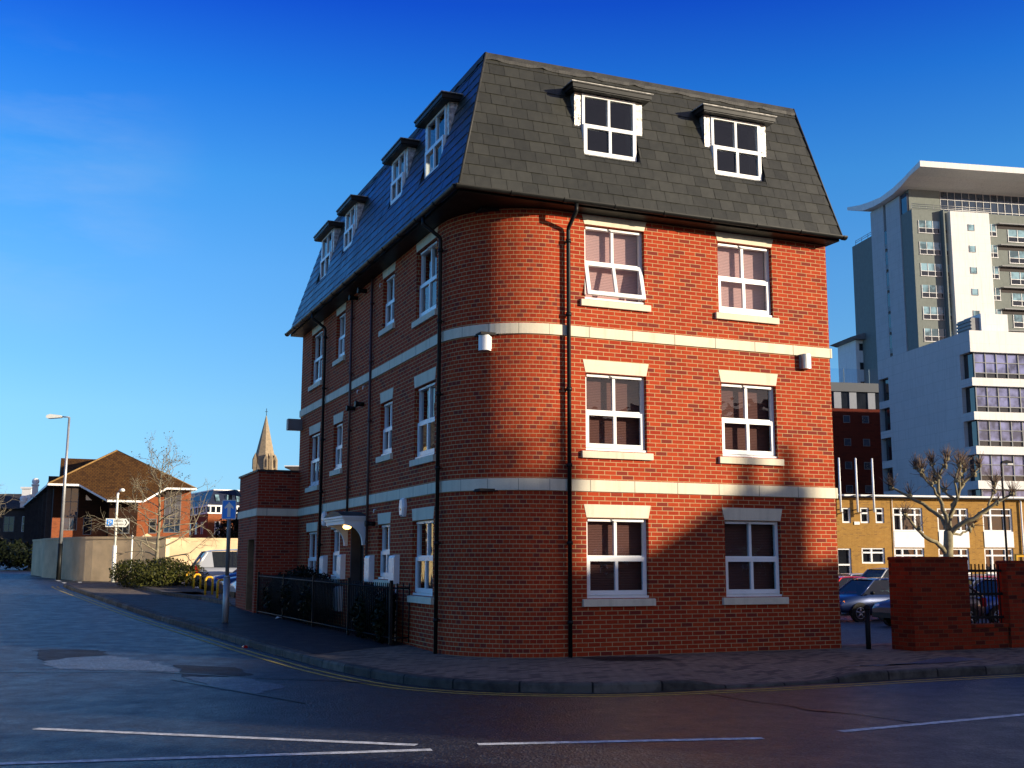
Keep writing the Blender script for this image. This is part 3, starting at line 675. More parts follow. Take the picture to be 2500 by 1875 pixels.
for v, z in ((6.9, 4.64), (6.2, 4.64), (6.9, 7.02), (6.2, 7.02), (5.2, 2.18)):
    mb = MB(); mb.tube([(0, v, z), (-.14, v, z)], .045, 10); mb.tube([(-.14, v, z), (-.19, v, z)], .062, 10); mb.build('boiler_flue', M['black'], bld)
for v, z in ((6.55, 4.98), (6.1, 5.0), (7.5, 2.5), (5.1, 2.45), (5.0, 6.9)):
    mb = MB(); mb.tube([(0, v, z), (-.05, v, z), (-.055, v, z - .07)], .011, 6); mb.build('overflow_pipe', M['white'], bld)
# meter cupboards
for v, z in ((5.15, 1.06), (3.5, 1.06), (8.95, 1.07), (7.36, 1.09), (4.55, .36), (7.55, .42)):
    mb = MB(); mb.prism([(-.005, z), (-.10, z), (-.115, z + .03), (-.115, z + .46), (-.095, z + .5), (-.005, z + .52)], 'y', v, v + .33); mb.build('meter_cupboard', M['white'], bld)
for v in (5.32, 3.62):
    mb = MB(); mb.tube([(-.03, v, .05), (-.03, v, 1.06)], .012, 6); mb.build('supply_pipe', M['white'], bld)
for v, z in ((3.25, 2.41), (9.25, 2.41)):
    e = sub('alarm_box', bld); mb = MB()
    pf = lambda x, s: [(v - .075 * s, z - .165 * s), (v + .075 * s, z - .165 * s), (v + .125 * s, z), (v + .08 * s, z + .165 * s), (v - .08 * s, z + .165 * s), (v - .125 * s, z)]
    A, B_ = pf(0, 1), pf(0, .8)
    for i in range(6): mb.face([(-.0, *A[i]), (-.0, *A[(i + 1) % 6]), (-.05, *A[(i + 1) % 6]), (-.05, *A[i])]); mb.face([(-.05, *A[i]), (-.05, *A[(i + 1) % 6]), (-.085, *B_[(i + 1) % 6]), (-.085, *B_[i])])
    mb.face([(-.085, *p) for p in B_]); mb.build('case', M['white'], e)
    mb = MB(); mb.box(-.0865, -.084, v - .03, v + .03, z - .055, z - .02); mb.build('badge', M['lamp_orange'], e)
# half-round wall lamps: one on the rounded corner, one on the right face, one at the far end of the left face
def wall_lamp(x, y, z, rz, m='white'):
    e = sub('wall_lamp', bld, (x, y, z), rz); mb = MB()
    pr = [(-.09, 0), (-.09, -.09)] + [(.09 * math.cos(a), -.09 - .045 * math.sin(a)) for a in [math.pi * (1 - i / 8) for i in range(9)]] + [(.09, 0)]
    mb.prism(pr, 'z', -.13, .13); mb.build('lamp_body', M[m], e)
    mb = MB(); mb.box(-.1, .1, -.02, 0, -.1, .1); mb.build('back_plate', M[m], e)
f45 = R(45); wall_lamp(RC - RC * math.sin(f45), RC - RC * math.cos(f45), 4.93, -f45); wall_lamp(6.3, 0, 4.96, 0, 'galv')
mb = MB(); mb.box(-.36, 0, 12.05, 12.26, 4.72, 5.0); mb.build('sign_box', M['grey_paint'], bld)
# dormers
def dormer(loc, rz, w, h):
    e = sub('dormer', bld, loc, rz); key = (round(w, 3), round(h, 3))
    def add(n, fn, m): return link(n, meshof(('d_' + n, *key), fn, m), e)
    # local: X along, Y inward, window outer face plane at Y 0
    o1 = add('frame', lambda: frame_mb2(w, h), M['white']); o1.name = 'window_frame'
    add('glazing', lambda: pane_mb2(w, h), M['pane'])
    def cheeks(s):
        m = MB()
        if 1:
            x0, x1 = (-.135, -.004) if s < 0 else (w + .004, w + .135)
            zc = DZc(h); ys = lambda z: slope_y(z)
            m.prism([(.02, zc), (.02, h + .02), (ys(h + .02) + .05, h + .02), (.02, zc)][:3], 'x', x0, x1)
        return m
    for s in (-1, 1): link('lead_cheek', meshof(('d_cheek', s, *key), lambda: cheeks(s), M['leadbright']), e)
    def rec():
        m = MB(); zc = DZc(h)
        for x in (-.02, w + .02): m.face([(x, .06, -.03), (x, slope_y(-.03) - .01, -.03), (x, .06, zc)]); m.face([(x, .06, -.03), (x, .4, -.03), (x, .4, h + .05), (x, .06, h + .05)])
        m.face([(-.02, .1, -.005), (w + .02, .1, -.005), (w + .02, slope_y(-.02) - .02, -.045), (-.02, slope_y(-.02) - .02, -.045)]); 
        return m
    add('recess_lining', rec, M['lead'])
    def roof():
        m = MB(); x0, x1 = -.24, w + .24; b = slope_y(h + .2) + .12
        m.box(x0, x1, -.15, b, h + .03, h + .10); m.box(x0 - .015, x1 + .015, -.165, b, h + .10, h + .118); m.box(x0 + .02, x1 - .02, -.13, b, h + .010, h + .03); return m
    add('dormer_roof', roof, M['hood'])
    add('roof_lead', lambda: MB().box(-.265, w + .265, -.17, slope_y(h + .2) + .14, h + .118, h + .132), M['lead_mid'])
    return e
def frame_mb2(w, h):
    mb = MB(); mid = .48 * h
    mb.box(0, .05, 0, .07, 0, h); mb.box(w - .05, w, 0, .07, 0, h); mb.box(.05, w - .05, 0, .07, h - .045, h); mb.box(.05, w - .05, 0, .07, 0, .045); mb.box(w / 2 - .022, w / 2 + .022, .004, .07, mid + .035, h - .045)
    mb.box(.05, w - .05, 0, .07, mid - .03, mid + .035)
    y0 = -.035; mb.box(.012, .075, y0, -.001, .03, mid + .03); mb.box(w - .075, w - .012, y0, -.001, .03, mid + .03); mb.box(.075, w - .075, y0, -.001, mid - .035, mid + .03); mb.box(.075, w - .075, y0, -.001, .03, .095); mb.box(w / 2 - .025, w / 2 + .025, y0 + .002, -.001, .095, mid - .035)
    mb.box(-.015, w + .015, -.05, .07, -.03, -.001); return mb
def pane_mb2(w, h):
    m = MB(); mid = .48 * h
    for z0, z1, y in ((.09, mid - .03, .006), (mid + .03, h - .04, .03)): m.face([(.05, y, z0), (w - .05, y, z0), (w - .05, y, z1), (.05, y, z1)])
    return m
_dz = [DZ]
def slope_y(zl): return -DOFF - offz(_dz[0] + zl) + 2 * 0.0
def DZc(h): return (ZB + (OB + DOFF) / RUN * (ZT - ZB)) - _dz[0]
for c in D_R: _dz[0] = DZ; dormer((c - DW / 2, DOFF, DZ), 0, DW, DH)
for c, w, h, z in D_L: _dz[0] = z; dormer((DOFF, c + w / 2, z), -math.pi / 2, w, h)
mb = MB(); mb.tube([(1.0, 2.9, 9.8), (1.0, 2.9, 10.35)], .06, 12); mb.tube([(1.0, 2.9, 10.35), (1.0, 2.9, 10.42)], .085, 12); mb.build('roof_vent', M['galv'], bld)

# ---------------------------------------------------------------- low brick annex at the far end of the left face
an = thing('brick_outbuilding', 'low flat roofed red brick outbuilding with one cream band at far end of apartments', 'outbuilding', BX, TH)
AV0, AV1, AU, AZ = 12.18, 14.95, -1.02, 3.66
mb = MB()
wall_grid(mb, lambda a, z, d: (AU + d, AV1 - a, z), 0, AV1 - AV0, -.3, AZ, [(AV1 - 13.45, AV1 - 12.45, .24, 2.0)], .3)
mb.face([(AU, AV0, -.3), (-.004, AV0, -.3), (-.004, AV0, AZ), (AU, AV0, AZ)]); mb.face([(-.004, AV0, -.3), (-.004, 12.33, -.3), (-.004, 12.33, AZ), (-.004, AV0, AZ)])
mb.face([(-.004, 12.33, -.3), (5, 12.33, -.3), (5, 12.33, AZ), (-.004, 12.33, AZ)]); mb.face([(5, 12.33, -.3), (5, AV1, -.3), (5, AV1, AZ), (5, 12.33, AZ)]); mb.face([(AU, AV1, -.3), (5, AV1, -.3), (5, AV1, AZ), (AU, AV1, AZ)])
mb.build('brick_wall', M['brick_annex'], an)
mb = MB(); mb.box(AU - .03, -.034, AV0 - .03, AV0 + .1, 2.57, 2.75); mb.box(AU - .03, AU + .1, AV0 + .1, AV1 + .03, 2.57, 2.75); mb.build('string_course', M['stone'], an)
mb = MB(); mb.box(AU - .04, -.034, AV0 - .04, AV0 + .1, AZ, AZ + .05); mb.box(AU - .04, 4.9, AV0 + .16, AV1 + .04, AZ, AZ + .05); mb.box(AU - .04, AU + .3, AV0 + .1, AV0 + .16, AZ, AZ + .05); mb.build('coping', M['lead'], an)
e = sub('door', an); mb = MB(); mb.box(AU + .24, AU + .3, 12.45, 13.45, .24, 2.0); mb.build('door_leaf', M['black'], e)
mb = MB(); mb.box(AU + .01, AU + .24, 12.45, 12.51, .24, 2.0); mb.box(AU + .01, AU + .24, 13.39, 13.45, .24, 2.0); mb.build('door_frame', plain('varnished_wood', (.22, .12, .06), .5, .3, 5.), e)

# ---------------------------------------------------------------- iron railing and shrubs in the front strip
rl = thing('iron_railing', 'black iron railing along the foot of the shaded left brick face', 'railing', BX, TH)
path = [(-.02, 2.85), (-.34, 2.87), (-.98, 11.9)]
mb = MB()
for (p, q) in zip(path[:-1], path[1:]):
    L = math.dist(p, q); n = max(1, int(L / .1))
    for i in range(n + 1):
        u, v = p[0] + (q[0] - p[0]) * i / n, p[1] + (q[1] - p[1]) * i / n; g = gz(*W(u, v)); mb.tube([(u, v, g + .04), (u, v, 1.07 + g * .4)], .011, 5)
mb.build('bars', M['blackmetal'], rl)
for z in (.14, .98):
    mb = MB(); mb.tube([(u, v, z + gz(*W(u, v)) * .6) for u, v in path], .017, 6); mb.build('rail', M['blackmetal'], rl)
for f in (0, .25, .5, .75, 1):
    u, v = -.34 - .64 * f, 2.87 + 9.03 * f; mb = MB(); mb.box(u - .025, u + .025, v - .025, v + .025, -.02 + gz(*W(u, v)), 1.12 + gz(*W(u, v)) * .4); mb.build('post', M['blackmetal'], rl)
def leaves(mb, blobs, n, size, rnd, flat=.0, shell=.55, fill=None):
    tot = sum(b[3] * b[4] * b[5] for b in blobs)
    for b in blobs:
        for _ in range(int(n * b[3] * b[4] * b[5] / tot)):
            while 1:
                d = Vector((rnd.uniform(-1, 1), rnd.uniform(-1, 1), rnd.uniform(-1, 1)))
                if shell < d.length < 1: break
            c = Vector((b[0] + d.x * b[3], b[1] + d.y * b[4], b[2] + d.z * b[5])); c += Vector([rnd.gauss(0, size * .6) for _ in range(3)])
            nrm = (d + Vector([rnd.uniform(-1, 1) for _ in range(3)]) * .9).normalized(); t = nrm.orthogonal().normalized(); t = Matrix.Rotation(rnd.uniform(0, 6.28), 3, nrm) @ t; w = nrm.cross(t)
            s = size * rnd.uniform(.6, 1.35)
            mb.face([c - t * s, c - w * s * .42, c + t * s, c + w * s * .42])
def shrub(name, x, y, blobs, n, size, m, label, cat='shrub', group=None, seed=1, stems=3):
    r = random.Random(seed); z = gz(x, y); t = thing(name, label, cat, (x, y, z), 0, group)
    mb = MB(); leaves(mb, blobs, n, size, r); mb.build('foliage', M[m], t)
    mb = MB()
    for i in range(stems):
        b = blobs[i % len(blobs)]; mb.tube([(b[0] * .3, b[1] * .3, 0), (b[0] * .7 + r.uniform(-.1, .1), b[1] * .7, b[2] * .6), (b[0], b[1], b[2] + b[5] * .5)], [.025, .018, .008], 5)
    mb.build('stems', M['twig'], t); return t
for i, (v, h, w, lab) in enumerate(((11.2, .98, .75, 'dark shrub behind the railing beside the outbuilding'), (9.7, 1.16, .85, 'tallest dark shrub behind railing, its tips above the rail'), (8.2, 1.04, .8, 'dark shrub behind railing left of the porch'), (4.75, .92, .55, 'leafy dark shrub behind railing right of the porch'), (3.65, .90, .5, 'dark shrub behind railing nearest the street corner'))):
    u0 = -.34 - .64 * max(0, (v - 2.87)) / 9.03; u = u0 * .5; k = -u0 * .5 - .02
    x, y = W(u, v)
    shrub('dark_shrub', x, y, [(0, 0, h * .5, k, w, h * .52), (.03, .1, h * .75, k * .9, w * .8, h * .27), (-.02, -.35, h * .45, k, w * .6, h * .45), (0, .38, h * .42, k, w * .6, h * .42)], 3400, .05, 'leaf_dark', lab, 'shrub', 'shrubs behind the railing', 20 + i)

# ---------------------------------------------------------------- signs, lamps, barriers
def at(x, y): return (x, y, gz(x, y))
s1 = thing('one_way_sign', 'blue one way sign with white arrow on grey pole, dark lamp housing on top', 'sign', at(-6.14, 25.02), .05)
mb = MB(); mb.tube([(0, 0, -.1), (0, 0, .95)], .07, 12); mb.tube([(0, 0, .95), (0, 0, 1.0)], [.07, .042], 12); mb.build('pole_base', M['galv'], s1)
mb = MB(); mb.tube([(0, 0, 1.0), (0, 0, 2.76)], .042, 10); mb.build('pole', M['grey_paint'], s1)
pl = sub('sign_plate', s1); w, z0, z1 = .155, 2.20, 2.62
def rrect(w, z0, z1, r, n=5): return [(sx_ * (w - r) + r * math.cos(a), (z1 - r if sz > 0 else z0 + r) + r * math.sin(a)) for sx_, sz, a0 in ((1, -1, -90), (1, 1, 0), (-1, 1, 90), (-1, -1, 180)) for a in [R(a0 + 90 * i / n) for i in range(n + 1)]]
MB().prism(rrect(w, z0, z1, .025), 'y', -.068, -.05).build('white_border', M['sign_white'], pl)
MB().prism(rrect(w - .018, z0 + .018, z1 - .018, .015), 'y', -.071, -.0685).build('blue_panel', M['sign_blue'], pl)
MB().prism([(-.034, z0 + .05), (.034, z0 + .05), (.034, z0 + .26), (.095, z0 + .22), (.095, z0 + .265), (0, z0 + .37), (-.095, z0 + .265), (-.095, z0 + .22), (-.034, z0 + .26)], 'y', -.074, -.0715).build('arrow', M['sign_white'], pl)
lh = sub('lamp_housing', s1); mb = MB()
A = [(-.28, -.20, 2.765), (.20, -.24, 2.70), (.22, .16, 2.70), (-.2, .2, 2.765)]; B_ = [(-.2, -.13, 2.79), (.12, -.15, 2.84), (.14, .1, 2.84), (-.14, .12, 2.82)]
mb.face(A[::-1]); mb.face(B_)
for i in range(4): mb.face([A[i], A[(i + 1) % 4], B_[(i + 1) % 4], B_[i]])
mb.build('hood', M['navy'], lh); mb = MB(); mb.box(-.09, -.06, -.06, -.03, 2.62, 2.73); mb.box(.06, .09, -.06, -.03, 2.62, 2.71); mb.build('bracket', M['galv'], lh)
s2 = thing('parking_sign', 'white arrow shaped parking direction sign with blue P on thin pale post', 'sign', at(-17.05, 49.63), .15)
mb = MB(); mb.tube([(0, 0, -.1), (0, 0, 1.45)], .085, 10); mb.tube([(0, 0, 1.45), (0, 0, 3.6), (.02, 0, 3.72)], .05, 10); mb.build('post', M['sign_white'], s2)
e = sub('sign_plate', s2); zc = 2.42
MB().prism([(-.42, zc - .18), (.42, zc - .18), (.56, zc), (.42, zc + .18), (-.42, zc + .18)], 'y', -.085, -.065).build('white_board', M['sign_white'], e)
MB().prism([(-.38, zc - .14), (-.12, zc - .14), (-.12, zc + .14), (-.38, zc + .14)], 'y', -.088, -.0855).build('blue_panel', M['sign_blue'], e)
cu = bpy.data.curves.new('letter', 'FONT'); cu.body = 'P'; cu.size = .30; cu.align_x = 'CENTER'; cu.extrude = .001; cu.materials.append(M['sign_white'])
to = link('lettering_curve', cu); bpy.context.view_layer.update(); me = bpy.data.meshes.new_from_object(to.evaluated_get(bpy.context.evaluated_depsgraph_get())); bpy.data.objects.remove(to)
me.materials.clear(); me.materials.append(M['sign_white']); o = link('lettering', me, e, (-.25, -.0895, zc - .105)); o.rotation_euler = (math.pi / 2, 0, 0)
mb = MB(); random.seed(8)
for z in (zc + .025, zc - .115):
    x = -.06
    while x < .30:
        ww = random.choice((.03, .035, .045)); mb.box(x, x + .014, -.0875, -.0855, z, z + .085)
        if random.random() < .75: mb.box(x + .0145, x + ww, -.0875, -.0855, z + .036, z + .052)
        x += ww + .014
mb.build('text_lines', M['black'], e)
MB().prism([(.36, zc - .12), (.40, zc - .12), (.48, zc), (.40, zc + .12), (.36, zc + .12), (.44, zc)], 'y', -.0875, -.0855).build('chevron', M['black'], e)
e = sub('sign_lamp', s2); mb = MB(); mb.tube([(.02, 0, 3.72), (.12, -.05, 3.86), (.16, -.08, 3.84)], .02, 6); mb.build('arm', M['galv'], e); mb = MB(); mb.ball((.2, -.1, 3.82), (.11, .1, .08)); mb.build('lamp_head', M['sign_white'], e)
tag(MB().tube([(0, 0, -.1), (0, 0, 1.15)], .035, 8).build('marker_post', M['sign_white'], None, (0, 0, 0), at(-15.75, 47.9)), 'thin white post between the parking sign and the hedge', 'post')
bpy.data.objects['marker_post'].data.transform(Matrix.Scale(1.65, 4, (0, 0, 1)))
l1 = thing('street_lamp', 'tall grey street lamp with dark lower pole in front of cream wall', 'street lamp', at(-20.2, 51.7))
mb = MB(); mb.tube([(0, 0, -.2), (0, 0, 1.5)], .10, 12); mb.build('pole_base', M['black'], l1)
mb = MB(); mb.tube([(0, 0, 1.5), (.04, 0, 7.2)], [.085, .05], 10); mb.tube([(.04, 0, 7.2), (-.28, 0, 7.22)], .03, 8); mb.build('pole', M['galv'], l1)
mb = MB(); pr = [(-.98, 7.19), (-.9, 7.13), (-.35, 7.17), (-.26, 7.22), (-.35, 7.28), (-.8, 7.33), (-.95, 7.28)]; mb.prism(pr, 'y', -.14, .14); mb.build('lantern', M['sign_white'], l1)
l2 = thing('street_lamp', 'black street lamp with short arm in front of yellow brick building', 'street lamp', at(23.57, 55.0), .1)
mb = MB(); mb.tube([(0, 0, -.1), (0, 0, 6.75), (.06, 0, 6.84)], [.06, .045, .04], 10); mb.build('pole', M['blackmetal'], l2)
mb = MB(); mb.prism([(0, 6.78), (.5, 6.76), (.5, 6.86), (.25, 6.92), (.05, 6.86)], 'y', -.11, .11); mb.build('lantern', M['blackmetal'], l2); mb = MB(); mb.box(.28, .56, -.10, .10, 6.70, 6.757); mb.build('lens', M['lens'], l2)
g0 = 'yellow hoop barriers in front of the parked cars'
for i, (u, v, lab) in enumerate(((-.78, 26.7, 'yellow hoop barrier at the end of the hedge, leftmost of four'), (-.78, 24.6, 'sunlit yellow hoop barrier in front of the silver people carrier'), (-.78, 21.7, 'shaded yellow hoop barrier in front of the middle blue car'), (-.78, 19.1, 'yellow hoop barrier nearest the one way sign, rightmost of four'))):
    x, y = W(u, v); h = .56
    mb = MB(); pts = [(-.0, -.11, -.1), (0, -.11, h - .1)] + [(0, -.11 + .08 * (1 - math.cos(a)), h - .1 + .1 * math.sin(a)) for a in (.5, 1., 1.5)] + [(0, .11 - .08 * (1 - math.cos(a)), h - .1 + .1 * math.sin(a)) for a in (1.5, 1., .5)] + [(0, .11, h - .1), (0, .11, -.1)]
    mb.tube(pts, .037, 10); tag(mb.build('hoop_barrier', M['yellow'], None, (0, 0, 0), (x, y, gz(x, y)), TH + math.pi / 2), lab, 'barrier', g0)
b1 = thing('bollard', 'dark round topped bollard in the gateway beside the brick building', 'bollard', at(*W(7.2, -.30)))
mb = MB(); mb.tube([(0, 0, -.1), (0, 0, .66)], .045, 12); mb.build('post', M['blackmetal'], b1); mb = MB(); mb.tube([(0, 0, .66), (0, 0, .70)], .055, 12); mb.ball((0, 0, .70), (.055, .055, .045)); mb.build('cap', M['blackmetal'], b1)
tag(MB().tube([(0, 0, 0), (0, 0, .11)], .035, 10).build('drinks_can', M['lamp_red'], None, (0, 0, 0), (-4.74, 20.72, gz(-4.74, 20.72) - .12)), 'small red drinks can lying by the kerb', 'litter').rotation_euler = (1.5, 0, .6)
mb = MB(); mb.face([(-.1, -.05, 0), (.0, -.07, .03), (.02, .03, .02), (-.08, .05, .05)]); mb.face([(.0, -.07, .03), (.12, -.03, .01), (.1, .06, .04), (.02, .03, .02)]); tag(mb.build('paper_scrap', M['sign_white'], None, (0, 0, 0), (-5.22, 26.3, gz(-5.22, 26.3) + .01)), 'crumpled white paper on the dark footway near the outbuilding', 'litter')

# ---------------------------------------------------------------- car park wall: two brick piers, low wall and railing between
def brick_pier(u0, u1, v0, v1, h, label):
    x, y = W((u0 + u1) / 2, (v0 + v1) / 2); t = thing('brick_pier', label, 'wall', (x, y, 0), TH, 'brick piers of the car park wall')
    a, b = (u1 - u0) / 2, (v1 - v0) / 2
    mb = MB(); mb.box(-a, a, -b, b, -.6, h - .06); mb.build('brickwork', M['brick_old'], t)
    mb = MB(); mb.prism([(-a - .01, h - .06), (a + .01, h - .06), (a + .01, h - .015), (a - .03, h), (-a + .03, h), (-a - .01, h - .015)], 'y', -b - .01, b + .01); mb.build('coping', M['brick_old'], t)
brick_pier(7.60, 8.83, -.99, -.42, 1.56, 'broad dark brick pier on the right of the gateway')
brick_pier(9.72, 12.2, -.99, -.74, 1.50, 'dark brick pier at right edge of photo beyond the railing')
x, y = W(9.275, -.84); t = thing('low_brick_wall', 'low dark brick wall under the railing between two brick piers', 'wall', (x, y, 0), TH)
mb = MB(); mb.box(-.44, .44, -.10, .10, -.6, .36); mb.build('brickwork', M['brick_old'], t); mb = MB(); mb.box(-.44, .44, -.12, .12, .36, .42); mb.build('coping', M['brick_old'], t)
t = thing('wall_railing', 'black upright bar railing standing on the low brick wall', 'railing', (x, y, .42), TH)
mb = MB()
for i in range(10): mb.box(-.40 + i * .088 - .009, -.40 + i * .088 + .009, -.009, .009, 0, 1.02)
mb.build('bars', M['blackmetal'], t)
for z in (.08, .48, .88): mb = MB(); mb.box(-.44, .44, -.02, -.0095, z, z + .045); mb.build('rail', M['blackmetal'], t)

# ---------------------------------------------------------------- cars
def make_car(label, paint, loc, rz, L=3.9, Wd=1.66, H=1.42, kind='hatch', group=None, name='parked_car'):
    t = thing(name, label, 'car', loc, rz, group); hw = Wd / 2; X = lambda x: x - L / 2
    if kind == 'mpv': prof = [(0, .40, .62), (.12, .34, .80), (.75, .30, .98), (1.05, .28, 1.02), (2.4, .27, 1.02), (L - .35, .28, 1.03), (L - .05, .34, .95), (L, .42, .7)]; gh = [(.72, .98), (1.55, H), (L - .42, H - .03), (L - .06, 1.02)]
    elif kind == 'saloon': prof = [(0, .42, .58), (.15, .32, .74), (1.05, .28, .90), (1.35, .26, .93), (2.9, .26, .93), (L - .7, .28, .95), (L - .06, .36, .90), (L, .45, .66)]; gh = [(1.02, .90), (1.75, H), (L - 1.45, H - .02), (L - .72, .95)]
    else: prof = [(0, .42, .60), (.13, .32, .76), (.9, .28, .90), (1.2, .26, .93), (2.6, .26, .94), (L - .4, .28, .95), (L - .05, .36, .90), (L, .44, .68)]; gh = [(.92, .90), (1.62, H), (L - .62, H - .03), (L - .10, .94)]
    mb = MB(); rings = []
    wf = lambda x: hw * (1 - .16 * max(0, 1 - x / .55) ** 2 - .10 * max(0, 1 - (L - x) / .45) ** 2)
    for x, zb, zt in prof:
        w = wf(x); h = zt - zb
        half = [(0, zb), (w * .80, zb), (w * .97, zb + h * .22), (w, zb + h * .55), (w * .975, zb + h * .82), (w * .90, zt - .02), (w * .5, zt + .018), (0, zt + .025)]
        rings.append([(X(x), -p, z) for p, z in half] + [(X(x), p, z) for p, z in half[-2:0:-1]])
    n = len(rings[0])
    for a, b in zip(rings[:-1], rings[1:]):
        for k in range(n): mb.face([a[k], b[k], b[(k + 1) % n], a[(k + 1) % n]], smooth=True)
    mb.face(rings[0][::-1]); mb.face(rings[-1]); me = mb.mesh('body'); me.materials.append(paint)
    bm_weld(me); bo = link('body', me, t)
    # greenhouse
    (x0, z0), (x1, z1), (x2, z2), (x3, z3) = gh; wb, wt = hw * .90, hw * .70
    P = lambda x, w, z, s: (X(x), s * w, z)
    pane = [[P(x0, wb, z0, -1), P(x0, wb, z0, 1), P(x1, wt, z1, 1), P(x1, wt, z1, -1)], [P(x3, wb, z3, 1), P(x3, wb, z3, -1), P(x2, wt, z2, -1), P(x2, wt, z2, 1)]]
    mb = MB(); [mb.face(q) for q in pane[:1]]; mb.build('windscreen', M['car_glass'], t)
    mb = MB(); [mb.face(q) for q in pane[1:]]; mb.build('rear_window', M['car_glass'], t)
    for s in (-1, 1):
        mb = MB(); mb.face([P(x0, wb, z0, s), P(x3, wb, z3, s), P(x2, wt, z2, s), P(x1, wt, z1, s)]); mb.build('side_window', M['car_glass'], t)
    mb = MB()
    rf = [(x1 - .04, z1 - .012), (x1 + .25, z1 + .03), ((x1 + x2) / 2, z1 + .045), (x2 - .2, z2 + .03), (x2 + .04, z2 - .012)]; g = []
    for x, z in rf: g.append([(X(x), y * wt, z + c) for y, c in ((-1.03, -.02), (-.9, .012), (-.4, .03), (.4, .03), (.9, .012), (1.03, -.02))])
    for a, b in zip(g[:-1], g[1:]):
        for k in range(5): mb.face([a[k], b[k], b[k + 1], a[k + 1]], smooth=True)
    for s in (-1, 1):
        mb.tube([P(x0, wb, z0, s), P(x1, wt * 1.01, z1, s)], .032, 6); mb.tube([P(x3, wb, z3, s), P(x2, wt * 1.01, z2, s)], .05 if kind != 'saloon' else .035, 6)
        xm = x0 + (x3 - x0) * .55; xn = x1 + (x2 - x1) * .5; mb.tube([P(xm, wb * 1.005, z0 + .02, s), P(xn, wt * 1.01, z1 - .01, s)], .03, 6)
        if kind == 'mpv':
            q = [P(L - .42 - .25, wb * 1.004, z3, s), P(x3, wb * 1.004, z3, s), P(x2, wt * 1.012, z2, s), P(L - .42 - .18, wt * 1.012, z2, s)]; mb.face(q)
    mb.build('roof', paint, t)
    mb = MB(); mb.box(X(x0 + .5), X(x3 - .3), -wb * .8, wb * .8, .5, .93); mb.box(X(1.75), X(1.9), -.55, -.15, .9, 1.22); mb.box(X(1.75), X(1.9), .15, .55, .9, 1.22); mb.build('seats', M['black'], t)
    for xw in (.78, L - .72):
        for s in (-1, 1):
            wv = sub('wheel', t); y = s * (hw - .10); mb = MB(); mb.tube([(X(xw), y - .09, .30), (X(xw), y + .09, .30)], .30, 20, smooth=False); mb.build('tyre', M['tyre'], wv)
            yo = s * (hw - .008); mb = MB()
            for k in range(5):
                a = 2 * math.pi * k / 5 + .3; mb.tube([(X(xw), yo, .30), (X(xw) + .185 * math.cos(a), yo, .30 + .185 * math.sin(a))], [.045, .026], 6)
            mb.tube([(X(xw) + .19 * math.cos(a), yo - .0, .30 + .19 * math.sin(a)) for a in [2 * math.pi * i / 16 for i in range(17)]], .018, 5, caps=False); mb.build('rim', M['rim'], wv)
            mb = MB(); pr = [(X(xw) + .365 * math.cos(a), .30 + .365 * math.sin(a)) for a in [math.pi * (i / 12 * 1.16 - .08) for i in range(13)]]; mb.prism(pr, 'y', s * (hw - .17), s * (hw + .004)); mb.build('wheel_arch', M['black'], t)
    for s in (-1, 1):
        mb = MB(); mb.ball((X(.12), s * hw * .62, .66), (.09, .16, .075), 10, 6); mb.build('headlight', M['lamp_clear'], t)
        mb = MB(); mb.ball((X(.20), s * hw * .84, .66), (.10, .05, .065), 8, 6); mb.build('indicator', M['lamp_orange'], t)
        mb = MB(); zt_ = .80 if kind != 'mpv' else .95; mb.box(X(L - .13), X(L + .008), s * hw * .86 - .09, s * hw * .86 + .05, zt_ - .16, zt_ + .12); mb.build('tail_light', M['lamp_red'], t)
        mb = MB(); mb.ball((X(x0 + .32), s * (hw + .09), .98), (.07, .10, .065), 10, 6); mb.build('wing_mirror', M['black'], t)
    mb = MB(); mb.box(X(-.02), X(.05), -hw * .82, hw * .82, .30, .46); mb.build('front_bumper', M['black'], t); mb = MB(); mb.box(X(L - .05), X(L + .02), -hw * .82, hw * .82, .32, .48); mb.build('rear_bumper', M['black'], t)
    return t
def bm_weld(me):
    import bmesh
    b = bmesh.new(); b.from_mesh(me); bmesh.ops.remove_doubles(b, verts=b.verts, dist=.0005); bmesh.ops.recalc_face_normals(b, faces=b.faces); b.to_mesh(me); b.free()
CP = {n: carpaint('paint_' + n, c, m_) for n, c, m_ in (('blue', (.02, .045, .14), .3), ('navy', (.015, .03, .09), .2), ('midblue', (.03, .09, .30), .2), ('red', (.60, .016, .012), 0), ('silver', (.50, .52, .54), .4), ('pale', (.55, .60, .68), .3), ('maroon', (.05, .012, .02), .2), ('black', (.015, .015, .02), .2))}
def carpos(nx, ny, L, rz=TH): return (nx + math.cos(rz) * L / 2, ny + math.sin(rz) * L / 2, gz(nx + math.cos(rz) * L / 2, ny + math.sin(rz) * L / 2))
gR = 'cars in the car park'; gL = 'cars parked beside the hedge'
def pc(label, pn, nx, ny, L, kind, H=1.42, rz=TH, group=gR): return make_car(label, CP[pn], carpos(nx, ny, L, rz), rz, L, 1.66, H, kind, group)
pc('dark blue hatchback seen through the gateway, nose to the left', 'blue', 10.95, 40.45, 3.75, 'hatch')
pc('dark maroon car half hidden behind the broad brick pier', 'maroon', 11.8, 36.6, 3.3, 'hatch')
pc('blue car behind the railing between the two brick piers', 'midblue', 14.85, 38.45, 3.9, 'hatch', 1.45)
pc('bright red hatchback behind the dark blue hatchback in the gateway', 'red', 11.1, 45.0, 3.7, 'hatch', 1.43)
pc('tall silver car furthest back, above the red hatchback roof', 'silver', 14.3, 49.2, 4.4, 'mpv', 1.74)
pc('black car left of the tall silver car near the yellow building', 'black', 9.0, 52.0, 4.2, 'saloon', 1.42)
pc('pale silver car behind the blue car, seen through the railing', 'pale', 15.6, 43.4, 4.1, 'saloon', 1.40)
